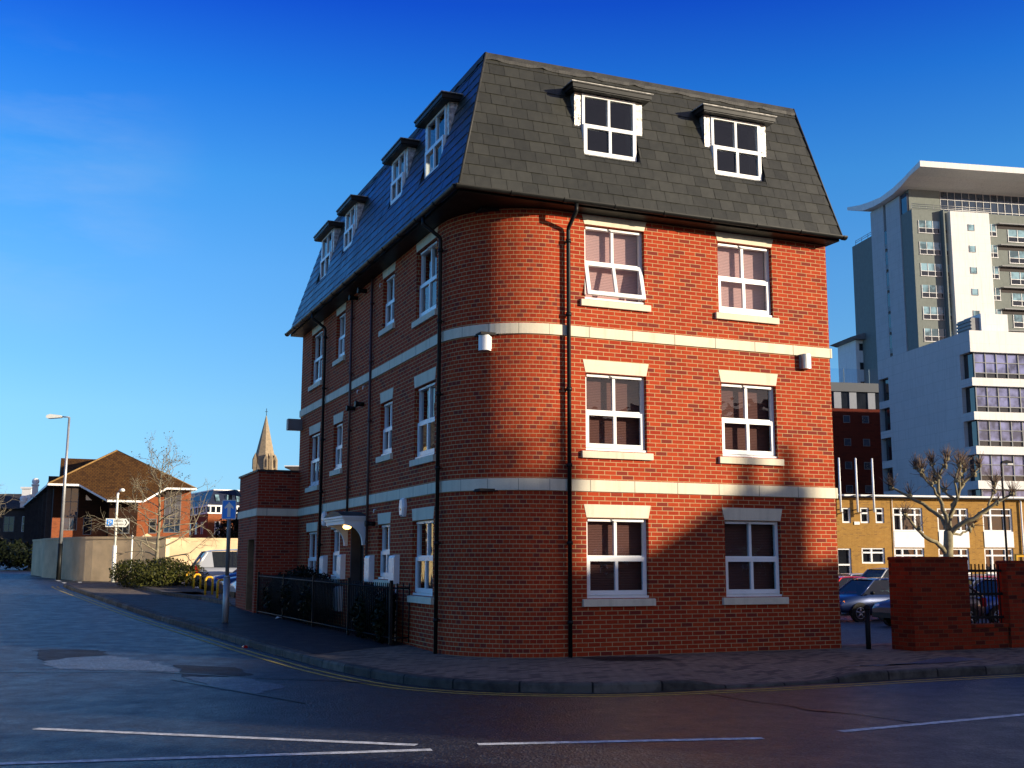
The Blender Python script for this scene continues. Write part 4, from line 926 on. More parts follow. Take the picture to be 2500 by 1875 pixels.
pc('red car furthest back behind the railing near yellow building', 'red', 17.8, 48.3, 4.0, 'hatch', 1.42)
pc('white hatchback parked behind the tall silver car near the yellow building', 'silver', 19.6, 52.8, 4.0, 'hatch', 1.45)
pc('pale blue car parked far left in the car park behind the black car', 'pale', 14.6, 55.5, 4.1, 'hatch', 1.45)
pc('dark car behind the pale silver car beyond the railing', 'navy', 20.5, 44.6, 4.1, 'hatch', 1.42)
def yard(label, pn, v, L, kind, H, back=False, u=.12):
    x, y = W(u + L / 2, v); return make_car(label, CP[pn], (x, y, gz(x, y) - YD), TH + (math.pi if back else 0), L, 1.66, H, kind, gL)
YD = .30
yard('silver people carrier with its rear towards the yellow barriers', 'silver', 28.2, 4.2, 'mpv', 1.62, True, -.5)
yard('blue car beside the silver people carrier, nose to the barriers', 'midblue', 25.1, 4.0, 'hatch', 1.42, u=-.3)
yard('deeper blue car second from the outbuilding', 'blue', 22.7, 4.0, 'hatch', 1.42, u=-.28)
yard('pale blue car nearest the brick outbuilding', 'pale', 20.2, 4.0, 'hatch', 1.42, u=-.3)
for o in list(col.objects):
    if o.name.startswith('parking_yard'):
        for vtx in o.data.vertices:
            u, v = UV(vtx.co.x, vtx.co.y); vtx.co.z -= YD * ss((u + 1.0) / .9)

# ---------------------------------------------------------------- trees, hedge
def limb(mb, p, d, L, r0, r1, rnd, bend=.15, n=5, sides=7):
    pts = [Vector(p)]; d = Vector(d).normalized()
    for i in range(n):
        d = (d + Vector([rnd.gauss(0, bend) for _ in range(3)]) * .5).normalized(); pts.append(pts[-1] + d * L / n)
    mb.tube(pts, [r0 + (r1 - r0) * i / n for i in range(n + 1)], sides); return pts, d
def branch(mb, p, d, L, r, depth, rnd, tips, up=.12):
    pts, dd = limb(mb, p, d, L, r, r * .5, rnd, .22, 4, 6 if r > .02 else 4)
    if depth == 0: tips.append((pts[-1], dd)); return
    k = rnd.choice((2, 3)) if depth > 1 else 3
    for i in range(k):
        f = rnd.uniform(.35, 1.0) if i else 1.; q = pts[min(4, int(f * 4))]
        a = Matrix.Rotation(rnd.uniform(0, 6.28), 3, dd) @ dd.orthogonal().normalized()
        nd = (dd * rnd.uniform(.7, 1.1) + a * rnd.uniform(.45, .95) + Vector((0, 0, up))).normalized()
        branch(mb, q, nd, L * rnd.uniform(.5, .72), r * rnd.uniform(.52, .68), depth - 1, rnd, tips, up)
def bare_tree(x, y, h, label, seed, spread=1., leaf=260, name='bare_tree'):
    rnd = random.Random(seed); t = thing(name, label, 'tree', at(x, y)); mb = MB()
    tp = [Vector((0, 0, -.1)), Vector((.02, 0, h * .2)), Vector((.05, .02, h * .45)), Vector((.0, .0, h * .7)), Vector((.1, .0, h * .9))]
    mb.tube(tp, [.085 * h / 5.6, .075 * h / 5.6, .055 * h / 5.6, .03 * h / 5.6, .012], 9); mb.build('trunk', M['bark'], t)
    mb = MB(); tips = []
    for i in range(30):
        f = .17 + .72 * (i / 29) ** .9; z = f * h; a = i * 2.4 + rnd.uniform(-.3, .3); L = h * (.42 - .30 * f) * rnd.uniform(.85, 1.15) * spread; up = .12 + .75 * f
        branch(mb, (0.03, 0, z), (math.cos(a), math.sin(a), up), L * .75, .040 * h / 5.6 * (1.15 - f), 4, rnd, tips, .05 + .2 * f)
    mb.build('branches', M['bark'], t)
    if leaf:
        mb = MB(); top = [q for q in tips if q[0].z > h * .55]
        for _ in range(leaf):
            p, d = rnd.choice(top); c = p + Vector([rnd.gauss(0, .07) for _ in range(3)]); nrm = Vector([rnd.uniform(-1, 1) for _ in range(3)]).normalized(); u = nrm.orthogonal().normalized() * .035; w = nrm.cross(u) * .7; mb.face([c - u, c - w, c + u, c + w])
        mb.build('leaves', M['leaf_few'], t)
    return t
bare_tree(-13.52, 44.0, 5.35, 'small bare winter tree rising out of the hedge', 4, 1.0)
bare_tree(-49.5, 104, 9.5, 'bare tree at the left edge of the photo', 9, 1.0, 0)
r = random.Random(2); hx, hy = -12.85, 42.3
t = thing('hedge', 'clipped green hedge around the foot of the bare tree', 'hedge', at(hx, hy), TH)
mb = MB(); leaves(mb, [(-1.0, .3, .52, .75, 1.6, .50), (-.35, -.9, .40, .9, 1.3, .42), (.25, .2, .55, .95, 1.3, .52), (.95, -.5, .42, .75, 1.2, .44), (.3, 1.6, .55, 1.1, 1.2, .55), (-.5, 2.2, .5, 1., 1.1, .5)], 9000, .055, r, shell=.62); mb.build('foliage', M['leaf_hedge'], t)
mb = MB()
for i in range(10): a = r.uniform(-1.2, 1.2), r.uniform(-1, 2); mb.tube([(a[0], a[1], 0), (a[0] + .1, a[1], .5)], [.03, .012], 5)
mb.build('stems', M['twig'], t)
def evergreen(x, y, blobs, n, size, label, seed, name='evergreen_tree', cat='tree'):
    rr = random.Random(seed); t = thing(name, label, cat, at(x, y)); mb = MB(); leaves(mb, blobs, n, size, rr, shell=.35); mb.build('crown', M['leaf_ever'], t)
    mb = MB(); zt = max(b[2] for b in blobs); mb.tube([(0, 0, -.2), (.1, 0, zt * .5), (0, 0, zt)], [.28, .2, .08], 8); mb.build('trunk', M['bark'], t)
evergreen(-33.2, 138, [(0, 0, 5.2, 2.4, 2.4, 2.6), (1.4, .5, 6.6, 2.2, 2.2, 1.8), (-.6, 0, 3.0, 2.6, 2.4, 2.2), (2.5, 0, 4, 2.5, 2.2, 3)], 3600, .28, 'dark evergreen tree behind the one way sign', 31)
evergreen(-27.6, 66.5, [(0, 0, .5, 1.6, 1.2, .55), (1.6, -.4, .4, 1.3, 1.0, .45), (-1.4, .4, .7, 1.2, 1.2, .7)], 2600, .12, 'dark evergreen bush at the left end of the cream wall', 32, 'evergreen_bush', 'bush')
evergreen(-46.5, 100, [(0, 0, .9, 2.6, 2.4, 1.0), (-3, 0, 1.3, 2.6, 2.4, 1.3), (3.2, 0, .7, 2.2, 2, .8)], 2600, .25, 'dark evergreen tree at the far left beyond the road', 33)
# pollarded plane tree
pt = thing('pollarded_plane_tree', 'pollarded bare plane tree with knobbly branch ends in the car park', 'tree', at(17.0, 45))
def K(x, z, dy=0.): return Vector((x - 17.0, dy, z - gz(17.0, 45)))
mb = MB(); mb.tube([K(17.0, -.7), K(16.98, .8), K(17.0, 1.8), K(17.06, 2.7)], [.30, .23, .19, .17], 12); mb.build('trunk', M['bark_plane'], pt)
limbs = [[(17.06, 2.65, 0), (16.95, 3.3, -.1), (16.72, 4.0, -.15), (16.7, 4.75, -.1), (16.55, 5.3, 0)], [(17.06, 2.65, 0), (17.2, 3.3, .1), (17.45, 3.9, .1), (17.75, 4.5, .2), (17.9, 5.1, .2)], [(17.0, 1.75, 0), (16.6, 2.15, -.2), (16.1, 2.4, -.4), (15.7, 2.75, -.5), (15.2, 3.3, -.6)],
         [(17.06, 2.6, 0), (17.5, 2.95, -.3), (18.1, 3.35, -.5), (18.7, 3.75, -.7), (19.3, 4.1, -.8)], [(17.06, 2.6, 0), (17.0, 3.2, .4), (16.6, 3.6, .7), (15.9, 4.1, .9), (15.25, 4.45, 1.0)], [(17.1, 2.6, 0), (17.6, 2.6, .3), (18.0, 2.75, .4), (18.2, 2.95, .5)],
         [(17.2, 3.3, .1), (17.35, 4.0, -.3), (17.2, 4.6, -.6), (17.35, 5.2, -.7)], [(18.1, 3.35, -.5), (18.6, 3.5, -.2), (18.9, 4.2, 0), (19.0, 4.55, .1)], [(16.72, 4.0, -.15), (16.3, 4.5, -.4), (15.95, 5.05, -.4)], [(16.7, 4.75, -.1), (16.95, 5.2, -.2), (17.1, 5.5, -.2)], [(17.75, 4.5, .2), (18.2, 4.9, .1), (18.45, 5.25, .1)], [(17.45, 3.9, .1), (17.15, 4.3, .5), (16.9, 4.7, .7)], [(16.7, 4.6, -.1), (16.2, 4.85, .2), (16.0, 5.2, .2)], [(17.6, 4.2, .2), (17.55, 4.9, -.1), (17.7, 5.4, -.1)]]
rnd = random.Random(7)
for L in limbs:
    b = sub('limb', pt); mb = MB(); P_ = [K(x, z, dy) for x, z, dy in L]; dn = []
    for i in range(len(P_) - 1):
        for k in range(3): dn.append(P_[i].lerp(P_[i + 1], k / 3) + Vector([rnd.gauss(0, .025) for _ in range(3)]))
    dn.append(P_[-1]); n = len(dn); r0 = .105 if len(L) > 4 else .058
    mb.tube(dn, [r0 * (1 - .62 * i / (n - 1)) for i in range(n)], 8)
    for q in (P_[-1], P_[-2] + Vector((.05, 0, .03))):
        mb.ball(q, (.10, .10, .09), 8, 6)
        for k in range(3): d = Vector([rnd.gauss(0, 1) for _ in range(3)]); mb.ball(q + d.normalized() * .1, .05, 6, 5)
    mb.build('bough', M['bark_plane'], b); mb = MB()
    for q in (P_[-1], P_[-2] + Vector((.05, 0, .05))):
        for k in range(38 if q is P_[-1] else 14):
            d = (Vector((0, 0, 1)) + Vector([rnd.gauss(0, .55) for _ in range(3)])).normalized(); l = rnd.uniform(.25, .62); mb.tube([q, q + d * l * .5, q + d * l + Vector((rnd.gauss(0, .05), 0, .04))], [.014, .010, .006], 3)
    mb.build('twigs', M['twig'], b)

# ---------------------------------------------------------------- cream rendered wall across the side road
def wall_run(name, pts, h, th, label, zs=None):
    c = np.mean(np.array(pts), axis=0); o0 = (float(c[0]), float(c[1]), gz(*c)); t = thing(name, label, 'wall', o0)
    mb, mc = MB(), MB(); nrm = []
    for i in range(len(pts)):
        q, r_ = pts[max(i - 1, 0)], pts[min(i + 1, len(pts) - 1)]; d = Vector((r_[0] - q[0], r_[1] - q[1])).normalized(); nrm.append((-d.y * th, d.x * th))
    for i in range(len(pts) - 1):
        p, q = pts[i], pts[i + 1]; a = (p[0] + nrm[i][0], p[1] + nrm[i][1]); b = (q[0] + nrm[i + 1][0], q[1] + nrm[i + 1][1]); z0, z1 = gz(*p), gz(*q)
        zt0, zt1 = (h, h) if zs is None else (zs[i], zs[i + 1])
        mb.face([(*p, z0 - .4), (*q, z1 - .4), (*q, zt1), (*p, zt0)]); mb.face([(*b, z1 - .4), (*a, z0 - .4), (*a, zt0), (*b, zt1)])
        k = .03; P = lambda w, n, z, s: (w[0] + n[0] / th * s, w[1] + n[1] / th * s, z)
        for (s0, e0, s1, e1) in ((-k, 0, -k, .10), (-k, .10, th + k, .10), (th + k, .10, th + k, 0), (th + k, 0, -k, 0)):
            mc.face([P(p, nrm[i], zt0 + e0, s0), P(q, nrm[i + 1], zt1 + e0, s0), P(q, nrm[i + 1], zt1 + e1, s1), P(p, nrm[i], zt0 + e1, s1)])
    for i in (0, -1):
        p = pts[i]; a = (p[0] + nrm[i][0], p[1] + nrm[i][1]); zt = h if zs is None else zs[i]; mb.face([(*p, -.3), (*a, -.3), (*a, zt), (*p, zt)])
    mb.build('rendered_face', M['render'], t, o0); mc.build('coping', M['render'], t, o0)
wall_run('rendered_wall', densify([(-24.3, 58.6), (-23.0, 56.6), (-22.3, 55.2), (-20.6, 53.0), (-19.45, 51.6), (-18.9, 51.2), (-17.0, 50.7), (-15.0, 50.1)], 4), 2.42, .3, 'cream rendered boundary wall curving round the corner behind the lamp post')
wall_run('rendered_wall', [(-17.55, 56.3), (-15.0, 57.35), (-12.0, 58.6), (-7.5, 60.4)], 2.50, .3, 'sunlit cream rendered wall behind the silver people carrier')
mb = MB(); mb.box(-.22, .22, -.22, .22, -.2, 1.85); mb.prism([(-.25, 1.85), (.25, 1.85), (0, 2.0)], 'y', -.25, .25); x, y = -17.75, 56.1; tag(mb.build('wall_pier', M['render'], None, (0, 0, 0), (x, y, gz(x, y)), TH), 'cream pier at the left end of the sunlit wall', 'pier')

# ---------------------------------------------------------------- brown roofed building behind the wall (site frame)
V = lambda t, u, v, z: (u - t[0], v - t[1], z - t[2])
def bthing(name, label, cat, u, v, frame=1):
    x, y = (W if frame == 1 else W2)(u, v); t = thing(name, label, cat, (x, y, 0), TH if frame == 1 else T2); return t, (u, v, 0)
bb, ob = bthing('brown_roofed_building', 'large orange brick building with sweeping brown tiled hip roof behind cream wall', 'building', 1.5, 99)
mb = MB(); ap = (1.15, 103.5, 12.35); F = [(-5.1, 97.5, 8.5), (-2.4, 97.5, 8.5), (.02, 95, 6.98), (3.2, 95, 6.98), (5.5, 97.5, 8.4), (8.3, 97.5, 8.4)]
uvf = lambda p: (p[0], p[1] * 1.2)
for a, b in zip(F[:-1], F[1:]): mb.face([a, b, ap], uv=[uvf(a), uvf(b), uvf(ap)])
bk = (.9, 130, 12.35); fl = (-8.0, 157, 8.6); fr_ = (8.3, 157, 8.4); bk2 = (-.5, 157, 12.0)
mb.face([F[0], ap, bk2, fl]); mb.face([F[-1], fr_, bk2, ap])
mb.prism([(105, 9.6), (109, 11.85), (113, 9.6)], 'x', -3.9, 2); mb.prism([(107, 8.9), (110, 10.05), (113, 8.9)], 'x', -4.95, -3)
mb.build('tiled_roof', M['tile_brown'], bb, ob)
mb = MB(); mb.tube([F[0], ap], .09, 6); mb.tube([ap, F[-1]], .05, 6); mb.build('hip_tiles', M['tile_ochre'], bb, ob)
for (a, b) in ((F[0], F[1]), (F[1], F[2]), (F[2], F[3]), (F[3], F[4]), (F[4], F[5]), (fl, F[0])):
    mb = MB(); d = .16; mb.face([(a[0], a[1] - .05, a[2] - d), (b[0], b[1] - .05, b[2] - d), (b[0], b[1] - .05, b[2] + .03), (a[0], a[1] - .05, a[2] + .03)]); mb.face([(a[0], a[1] - .05, a[2] + .03), (b[0], b[1] - .05, b[2] + .03), (b[0], b[1] + .12, b[2] + .03), (a[0], a[1] + .12, a[2] + .03)]); mb.face([(a[0], a[1] - .05, a[2] - d), (b[0], b[1] - .05, b[2] - d), (b[0], b[1] + .12, b[2] - d), (a[0], a[1] + .12, a[2] - d)]); mb.build('fascia', M['white_paint'], bb, ob)
mb = MB()
mb.face([(-4.5, 99.5, 0), (8, 99.5, 0), (8, 99.5, 5.5), (-4.5, 99.5, 5.5)]); mb.face([(3.1, 99.5, 5.5), (8, 99.5, 5.5), (8, 99.5, 8.6), (3.1, 99.5, 8.6)]); mb.face([(8, 99.5, 0), (8, 157, 0), (8, 157, 8.4), (8, 99.5, 8.4)])
mb.build('brick_wall', M['brick_far'], bb, ob); mb = MB(); mb.box(.35, 2.85, 96.6, 99.49, 0, 7.3); mb.face([(-4.5, 99.5, 5.5), (3.1, 99.5, 5.5), (3.1, 99.5, 8.6), (-4.5, 99.5, 8.6)]); mb.build('shade_brown_wall', M['shade_brown'], bb, ob)  # dark brown upper wall and bay stand in for shade on the brick
mb = MB(); mb.face([(-4.5, 99.5, 0), (-4.5, 99.5, 8.6), (-7.4, 157, 8.6), (-7.4, 157, 0)])
for i in range(9):
    v = 101 + i * 6; u = -4.5 - (v - 99.5) * .0504; mb.box(u - .5, u + .1, v, v + 1.2, 0, 8.4)
mb.build('side_wall', M['dark_wall'], bb, ob); mb = MB(); f2 = [(p[0], p[1] + .05, p[2] - .16) for p in F] + [(8.3, 99.49, 8.3), (-5.1, 99.49, 8.3)]; mb.face(f2); mb.face([(-5.1, 97.6, 8.3), (-4.5, 99.5, 8.3), (-7.4, 157, 8.3), (-8, 157, 8.4)]); mb.build('soffit', M['dark_wall'], bb, ob)  # shade of the side wing is put into its dark wall colour
def bwin(t, o, u0, u1, z0, z1, v, m='pane_dark', fm='grey_paint', nx=2, nz=2, fw=.06, nm='window', d=.06):
    e = sub(nm, t); e.location = (0, 0, 0); mb = MB(); mb.box(u0, u1, v - d * .4, v - .004, z0, z1); mb.build('glazing', M[m], e, o)
    mb = MB(); y0, y1 = v - d, v - d * .42
    for x in [u0, u1 - fw] + [u0 + (u1 - u0) * i / nx - fw / 2 for i in range(1, nx)]: mb.box(x, x + fw, y0, y1, z0, z1)
    for z in [z0, z1 - fw] + [z0 + (z1 - z0) * i / nz - fw / 2 for i in range(1, nz)]: mb.box(u0 + fw, u1 - fw, y0 + .004, y1, z, z + fw)
    mb.build('frame', M[fm], e, o); return e
bwin(bb, ob, -3.65, -2.3, 4.3, 8.3, 99.5, 'pane_blue', 'grey_paint', 2, 3); bwin(bb, ob, -1.75, -1.0, 3.9, 5.5, 99.5, 'pane_dark', 'grey_paint', 1, 1); bwin(bb, ob, 4.2, 4.9, 4.1, 5.5, 99.5, 'pane_dark', 'grey_paint', 1, 2); bwin(bb, ob, 5.55, 7.1, 4.2, 8.2, 99.5, 'pane_blue', 'grey_paint', 3, 3); bwin(bb, ob, 1.0, 2.2, 4.0, 5.4, 96.6, 'pane_dark', 'grey_paint', 2, 1)
mb = MB(); mb.face([(-1.66, 99.45, 7.65), (-1.66, 99.45, 7.15), (-1.1, 99.45, 7.15)]); mb.build('triangular_window', M['pane_pale'], bb, ob)
for v, zc in ((119, 9.4), (146, 8.8)):
    e = sub('finial', bb); u = -5.1 - (v - 97.5) * .0487; k = (v + 17) / 117; mb = MB(); mb.box(u - .34 * k * .8, u + .34 * k * .8, v - .5, v + .5, 8.3, zc + .15); mb.box(u - .34 * k, u + .34 * k, v - .6, v + .6, zc + .15, zc + .3); mb.build('pier', M['white_paint'], e, ob); mb = MB(); mb.ball((u, v, zc + .62), (.33 * k,) * 3, 14, 10); mb.build('ball', M['white_paint'], e, ob)
# ---------------------------------------------------------------- far left house
fh = thing('grey_roofed_house', 'dark house with grey tiled roof and white chimney at far left', 'house', (-70, 152, gz(-70, 152)))
o = (-70, 152, gz(-70, 152)); mb = MB(); mb.box(-92, -61.5, 150.5, 160, 0, 8.3); mb.build('wall', M['dark_wall'], fh, o)
mb = MB(); mb.prism([(149.9, 8.2), (150.0, 8.1), (160.6, 8.1), (155, 10.4), (150.4, 8.5)], 'x', -92.5, -61); mb.build('roof', M['tile_grey'], fh, o)
mb = MB(); mb.box(-64.6, -63.4, 151.2, 152.4, 8.4, 10.85); mb.box(-64.75, -63.25, 151.05, 152.55, 10.85, 11.1); mb.build('chimney', M['white_paint'], fh, o)
bwin(fh, o, -66.4, -65.0, 5.2, 7.2, 150.5, 'pane_dark', 'grey_paint'); bwin(fh, o, -64, -62.8, 5.2, 7.2, 150.5, 'pane_dark', 'white_paint')
tl = thing('traffic_light', 'small traffic light showing green at the left edge of the road', 'traffic light', at(-33.05, 74))
mb = MB(); mb.tube([(0, 0, 0), (0, 0, 1.3)], .05, 8); mb.build('pole', M['grey_paint'], tl); mb = MB(); mb.box(-.16, .16, -.1, .1, 1.3, 2.3); mb.build('signal_head', M['black'], tl); mb = MB(); mb.ball((0.02, -.1, 1.5), (.1, .03, .1)); mb.build('green_lens', M['glow_green'], tl)
# ---------------------------------------------------------------- navy mansard block in the distance
T3 = R(30); nb = thing('mansard_office_block', 'distant brick block with navy mansard roof and white window band', 'building', (-39.6, 150, gz(-39.6, 150)), T3)
o = (0, 0, gz(-39.6, 150)); LW, RW = 16, 12
mb = MB(); mb.box(0, RW, 0, LW, 0, 7.7); mb.build('brick_wall', M['brick_far'], nb, o)
mb = MB(); mb.box(.1, RW - .1, .1, LW - .1, 7.7, 8.6); mb.build('band_core', M['pane_dark'], nb, o)
for nm, q in (('lower_band', (7.6, 7.78)), ('upper_band', (8.55, 8.75))): mb = MB(); mb.box(-.12, RW + .1, -.12, LW + .1, *q); mb.build(nm, M['white_paint'], nb, o)
mb = MB()
for i in range(17): mb.box(.2 + i * .7, .36 + i * .7, -.05, .09, 7.79, 8.54)
for i in range(12): mb.box(-.05, .09, .8 + i * 1.4, 1.0 + i * 1.4, 7.79, 8.54)
mb.build('mullions', M['white_paint'], nb, o)
mb = MB(); A = [(-.1, -.1), (RW + .1, -.1), (RW + .1, LW), (-.1, LW)]; B_ = [(1.0, 1.4), (RW - 1, 1.4), (RW - 1, LW - 1), (1.0, LW - 1)]
for i in (0, 1, 2, 3): mb.face([(*A[i], 8.76), (*A[(i + 1) % 4], 8.76), (*B_[(i + 1) % 4], 10.75), (*B_[i], 10.75)])
mb.face([(*p, 10.75) for p in B_]); mb.build('mansard_roof', M['navy'], nb, o)
mb = MB(); mb.box(.95, RW - .9, 1.3, LW - .9, 10.76, 10.9); mb.build('roof_edge', M['white_paint'], nb, o)
for u in (1.0, 2.4, 3.8):
    mb = MB(); mb.face([(u, .1, 9.25), (u + .5, .1, 9.25), (u + .5, .72, 10.15), (u, .72, 10.15)]); mb.build('skylight', M['pane_pale'], nb, o)
for u in (.9, 2.4, 3.9): bwin(nb, o, u, u + .7, 4.9, 6.6, 0, 'pane_dark', 'white_paint', 1, 2, .1)
for v in (2, 5, 8, 11):
    e = sub('window', nb); mb = MB(); mb.box(-.05, -.004, v, v + 1.0, 5, 6.6); mb.build('glazing', M['pane_pale'], e, o); mb = MB(); mb.box(-.09, -.051, v, v + .12, 5, 6.6); mb.box(-.09, -.051, v + .88, v + 1.0, 5, 6.6); mb.build('frame', M['white_paint'], e, o)
# ---------------------------------------------------------------- church spire
ch = thing('church_spire', 'pale stone church spire with pinnacles rising above the brick outbuilding', 'church', (-54.1, 250, 1))
o = (-54.1, 250, 1); cx, cy = -54.1, 250
def octa(r, z, off=.26): return [(cx + r * math.cos(off + k * math.pi / 4), cy + r * math.sin(off + k * math.pi / 4), z) for k in range(8)]
mb = MB(); mb.box(cx - 2.6, cx + 2.6, cy - 2.6, cy + 2.6, 0, 20.6); mb.build('tower', M['spire'], ch, o)
mb = MB(); A, B_, D = octa(2.55, 20.6), octa(2.05, 24.4), octa(.08, 33.2)
for X_, Y_ in ((A, B_), (B_, D)):
    for k in range(8): mb.face([X_[k], X_[(k + 1) % 8], Y_[(k + 1) % 8], Y_[k]])
mb.build('spire', M['spire'], ch, o)
mb = MB(); mb.tube([(cx, cy, 33.1), (cx, cy, 34.8)], .06, 6); mb.tube([(cx - .3, cy, 34.1), (cx + .3, cy, 34.1)], .05, 6); mb.build('finial', M['blackmetal'], ch, o)
for a in (-2.35, -.8, .78, 2.36):
    x, y = cx + 2.45 * math.cos(a), cy + 2.45 * math.sin(a); mb = MB(); mb.box(x - .35, x + .35, y - .35, y + .35, 20.6, 23.2); q = [(x - .35, y - .35, 23.2), (x + .35, y - .35, 23.2), (x + .35, y + .35, 23.2), (x - .35, y + .35, 23.2)]
    for k in range(4): mb.face([q[k], q[(k + 1) % 4], (x, y, 25.0)])
    mb.build('pinnacle', M['spire'], ch, o)
for dx, dy in ((.75, -2.25), (-1.9, -1.5), (2.3, -.6)):
    e = sub('lucarne', ch); x, y = cx + dx, cy + dy; mb = MB(); mb.prism([(x - .42, 21.3), (x + .42, 21.3), (x + .42, 23.4), (x, 24.5), (x - .42, 23.4)], 'y', y - .3, y + 1.2); mb.build('stone_gable', M['spire'], e, o); mb = MB(); mb.prism([(x - .2, 21.6), (x + .2, 21.6), (x + .2, 23.1), (x, 23.5), (x - .2, 23.1)], 'y', y - .32, y - .305); mb.build('louvre', M['dark_wall'], e, o)
# flat roofed pale building behind the outbuilding
ft = thing('flat_roofed_building', 'pale flat roofed building just showing above the brick outbuilding', 'building', (-17, 126, gz(-17, 126)))
o = (-17, 126, gz(-17, 126)); mb = MB(); mb.box(-23.2, -10, 121, 131, 0, 10.85); mb.build('wall', M['clad_pale'], ft, o); mb = MB(); mb.prism([(-22.9, 10.86), (-9.5, 10.86), (-9.3, 11.2), (-9.3, 11.35), (-23.9, 11.35), (-23.9, 11.2)], 'y', 120.3, 131.5); mb.build('roof', M['dark_wall'], ft, o); mb = MB(); mb.box(-23.95, -9.25, 120.25, 131.6, 11.352, 11.45); mb.build('roof_edge', M['white_paint'], ft, o)

# ---------------------------------------------------------------- yellow brick building across the car park (frame 2)
yb, oy = bthing('yellow_brick_building', 'long two storey yellow brick building with white windows and flat roof beyond car park', 'building', 40, 50, 2)
wins = [(30.13, 30.70, 3.87, 4.80), (31.33, 31.92, 3.87, 4.82), (32.33, 32.91, 3.88, 4.82), (33.50, 35.48, 3.39, 4.84), (36.48, 38.59, 3.39, 4.84), (39.57, 41.62, 3.41, 4.86), (43.3, 45.35, 3.41, 4.86), (46.6, 48.65, 3.41, 4.86), (31.31, 32.84, 1.42, 2.37), (33.48, 35.47, .9, 2.36), (36.43, 38.50, .9, 2.36), (39.55, 41.55, .9, 2.38), (43.3, 45.3, .9, 2.38), (46.6, 48.6, .9, 2.38), (29.68, 30.62, -.4, 2.33)]
mb = MB(); wall_grid(mb, lambda a, z, d: (a, 48 + d, z), 22, 62, -.9, 5.42, wins, .22); mb.face([(22, 48, -.9), (22, 60, -.9), (22, 60, 5.42), (22, 48, 5.42)]); mb.face([(62, 48, -.9), (62, 60, -.9), (62, 60, 5.42), (62, 48, 5.42)]); mb.face([(22, 60, -.9), (62, 60, -.9), (62, 60, 5.42), (22, 60, 5.42)]); mb.build('brick_wall', M['brick_yellow'], yb, oy)
mb = MB(); mb.box(21.7, 62.3, 47.75, 60.2, 5.43, 5.60); mb.build('roof', M['white_paint'], yb, oy)
mb = MB(); mb.tube([(21.7, 47.70, 5.44), (62.3, 47.70, 5.44)], .06, 6); mb.build('gutter', M['lead'], yb, oy)
for (u0, u1, z0, z1) in wins:
    e = sub('window', yb); mb = MB(); mb.face([(u0, 48.16, z0), (u1, 48.16, z0), (u1, 48.16, z1), (u0, 48.16, z1)]); mb.build('glazing', M['pane_dark'], e, oy)
    mb = MB(); fw = .10; y0, y1 = 48.06, 48.15; w = u1 - u0
    mb.box(u0, u0 + fw, y0, y1, z0, z1); mb.box(u1 - fw, u1, y0, y1, z0, z1); mb.box(u0 + fw, u1 - fw, y0, y1, z1 - .08, z1); mb.box(u0 + fw, u1 - fw, y0, y1, z0, z0 + .10)
    zt = z1 - (z1 - z0) * (.30 if w > 1.2 else .36)
    if u0 != wins[0][0]: mb.box(u0 + fw, u1 - fw, y0 - .02, y1, zt - .05, zt + .05)
    for f in ((.25, .72) if w > 1.6 else (.4,) if w > 1.2 else ()): mb.box(u0 + w * f, u0 + w * f + .11, y0 - .022, y1, z0 + .10, z1 - .08)
    mb.build('frame', M['white'], e, oy)
for u0, u1, z0, z1 in ((33.50, 35.48, 2.41, 3.38), (36.50, 38.55, 2.42, 3.40), (39.58, 41.60, 2.44, 3.41), (43.3, 45.35, 2.44, 3.4), (46.6, 48.65, 2.44, 3.4), (33.48, 35.47, -.5, .89), (36.43, 38.5, -.5, .89), (39.55, 41.55, -.5, .89)):
    mb = MB(); mb.box(u0, u1, 47.96, 47.996, z0, z1); mb.build('spandrel_panel', M['white_paint'], yb, oy)
mb = MB(); mb.tube([(42.2, 47.9, 5.4), (42.2, 47.9, -.6)], .055, 8); mb.build('downpipe', M['white_paint'], yb, oy)
mb = MB(); mb.tube([(33.44, 47.95, 5.4), (33.44, 47.95, -.6)], .02, 6); mb.build('conduit', M['white_paint'], yb, oy)
mb = MB(); mb.box(30.89, 31.24, 47.95, 47.995, 3.77, 3.95); mb.build('sign_plate', M['sign_white'], yb, oy)
for i, (u, lab) in enumerate(((29.71, 'leftmost of three white flagpoles on the yellow building'), (30.81, 'middle of three white flagpoles on the yellow building'), (31.89, 'rightmost of three white flagpoles on the yellow building'))):
    x, y = W2(u, 47.3); t = thing('flagpole', lab, 'flagpole', (x, y, 4.5), T2, 'flagpoles on the yellow building')
    mb = MB(); mb.tube([(0, 0, 0), (0, 0, 3.22)], [.07, .055], 8); mb.ball((0, 0, 3.24), .055, 8, 6); mb.build('pole', M['white_paint'], t)
    for z in (.12, 1.0): mb = MB(); mb.box(-.03, .03, .04, .69, z, z + .06); mb.build('bracket', M['blackmetal'], t)
x, y = 17.45, 40; t = thing('height_barrier', 'yellow height barrier frame behind the right brick pier', 'barrier', (x, y, gz(x, y)), T2)
mb = MB(); mb.tube([(0, 0, 0), (0, 0, 2.27), (2.6, 0, 2.27), (2.6, 0, 0)], .06, 8); mb.build('frame', M['yellow'], t)

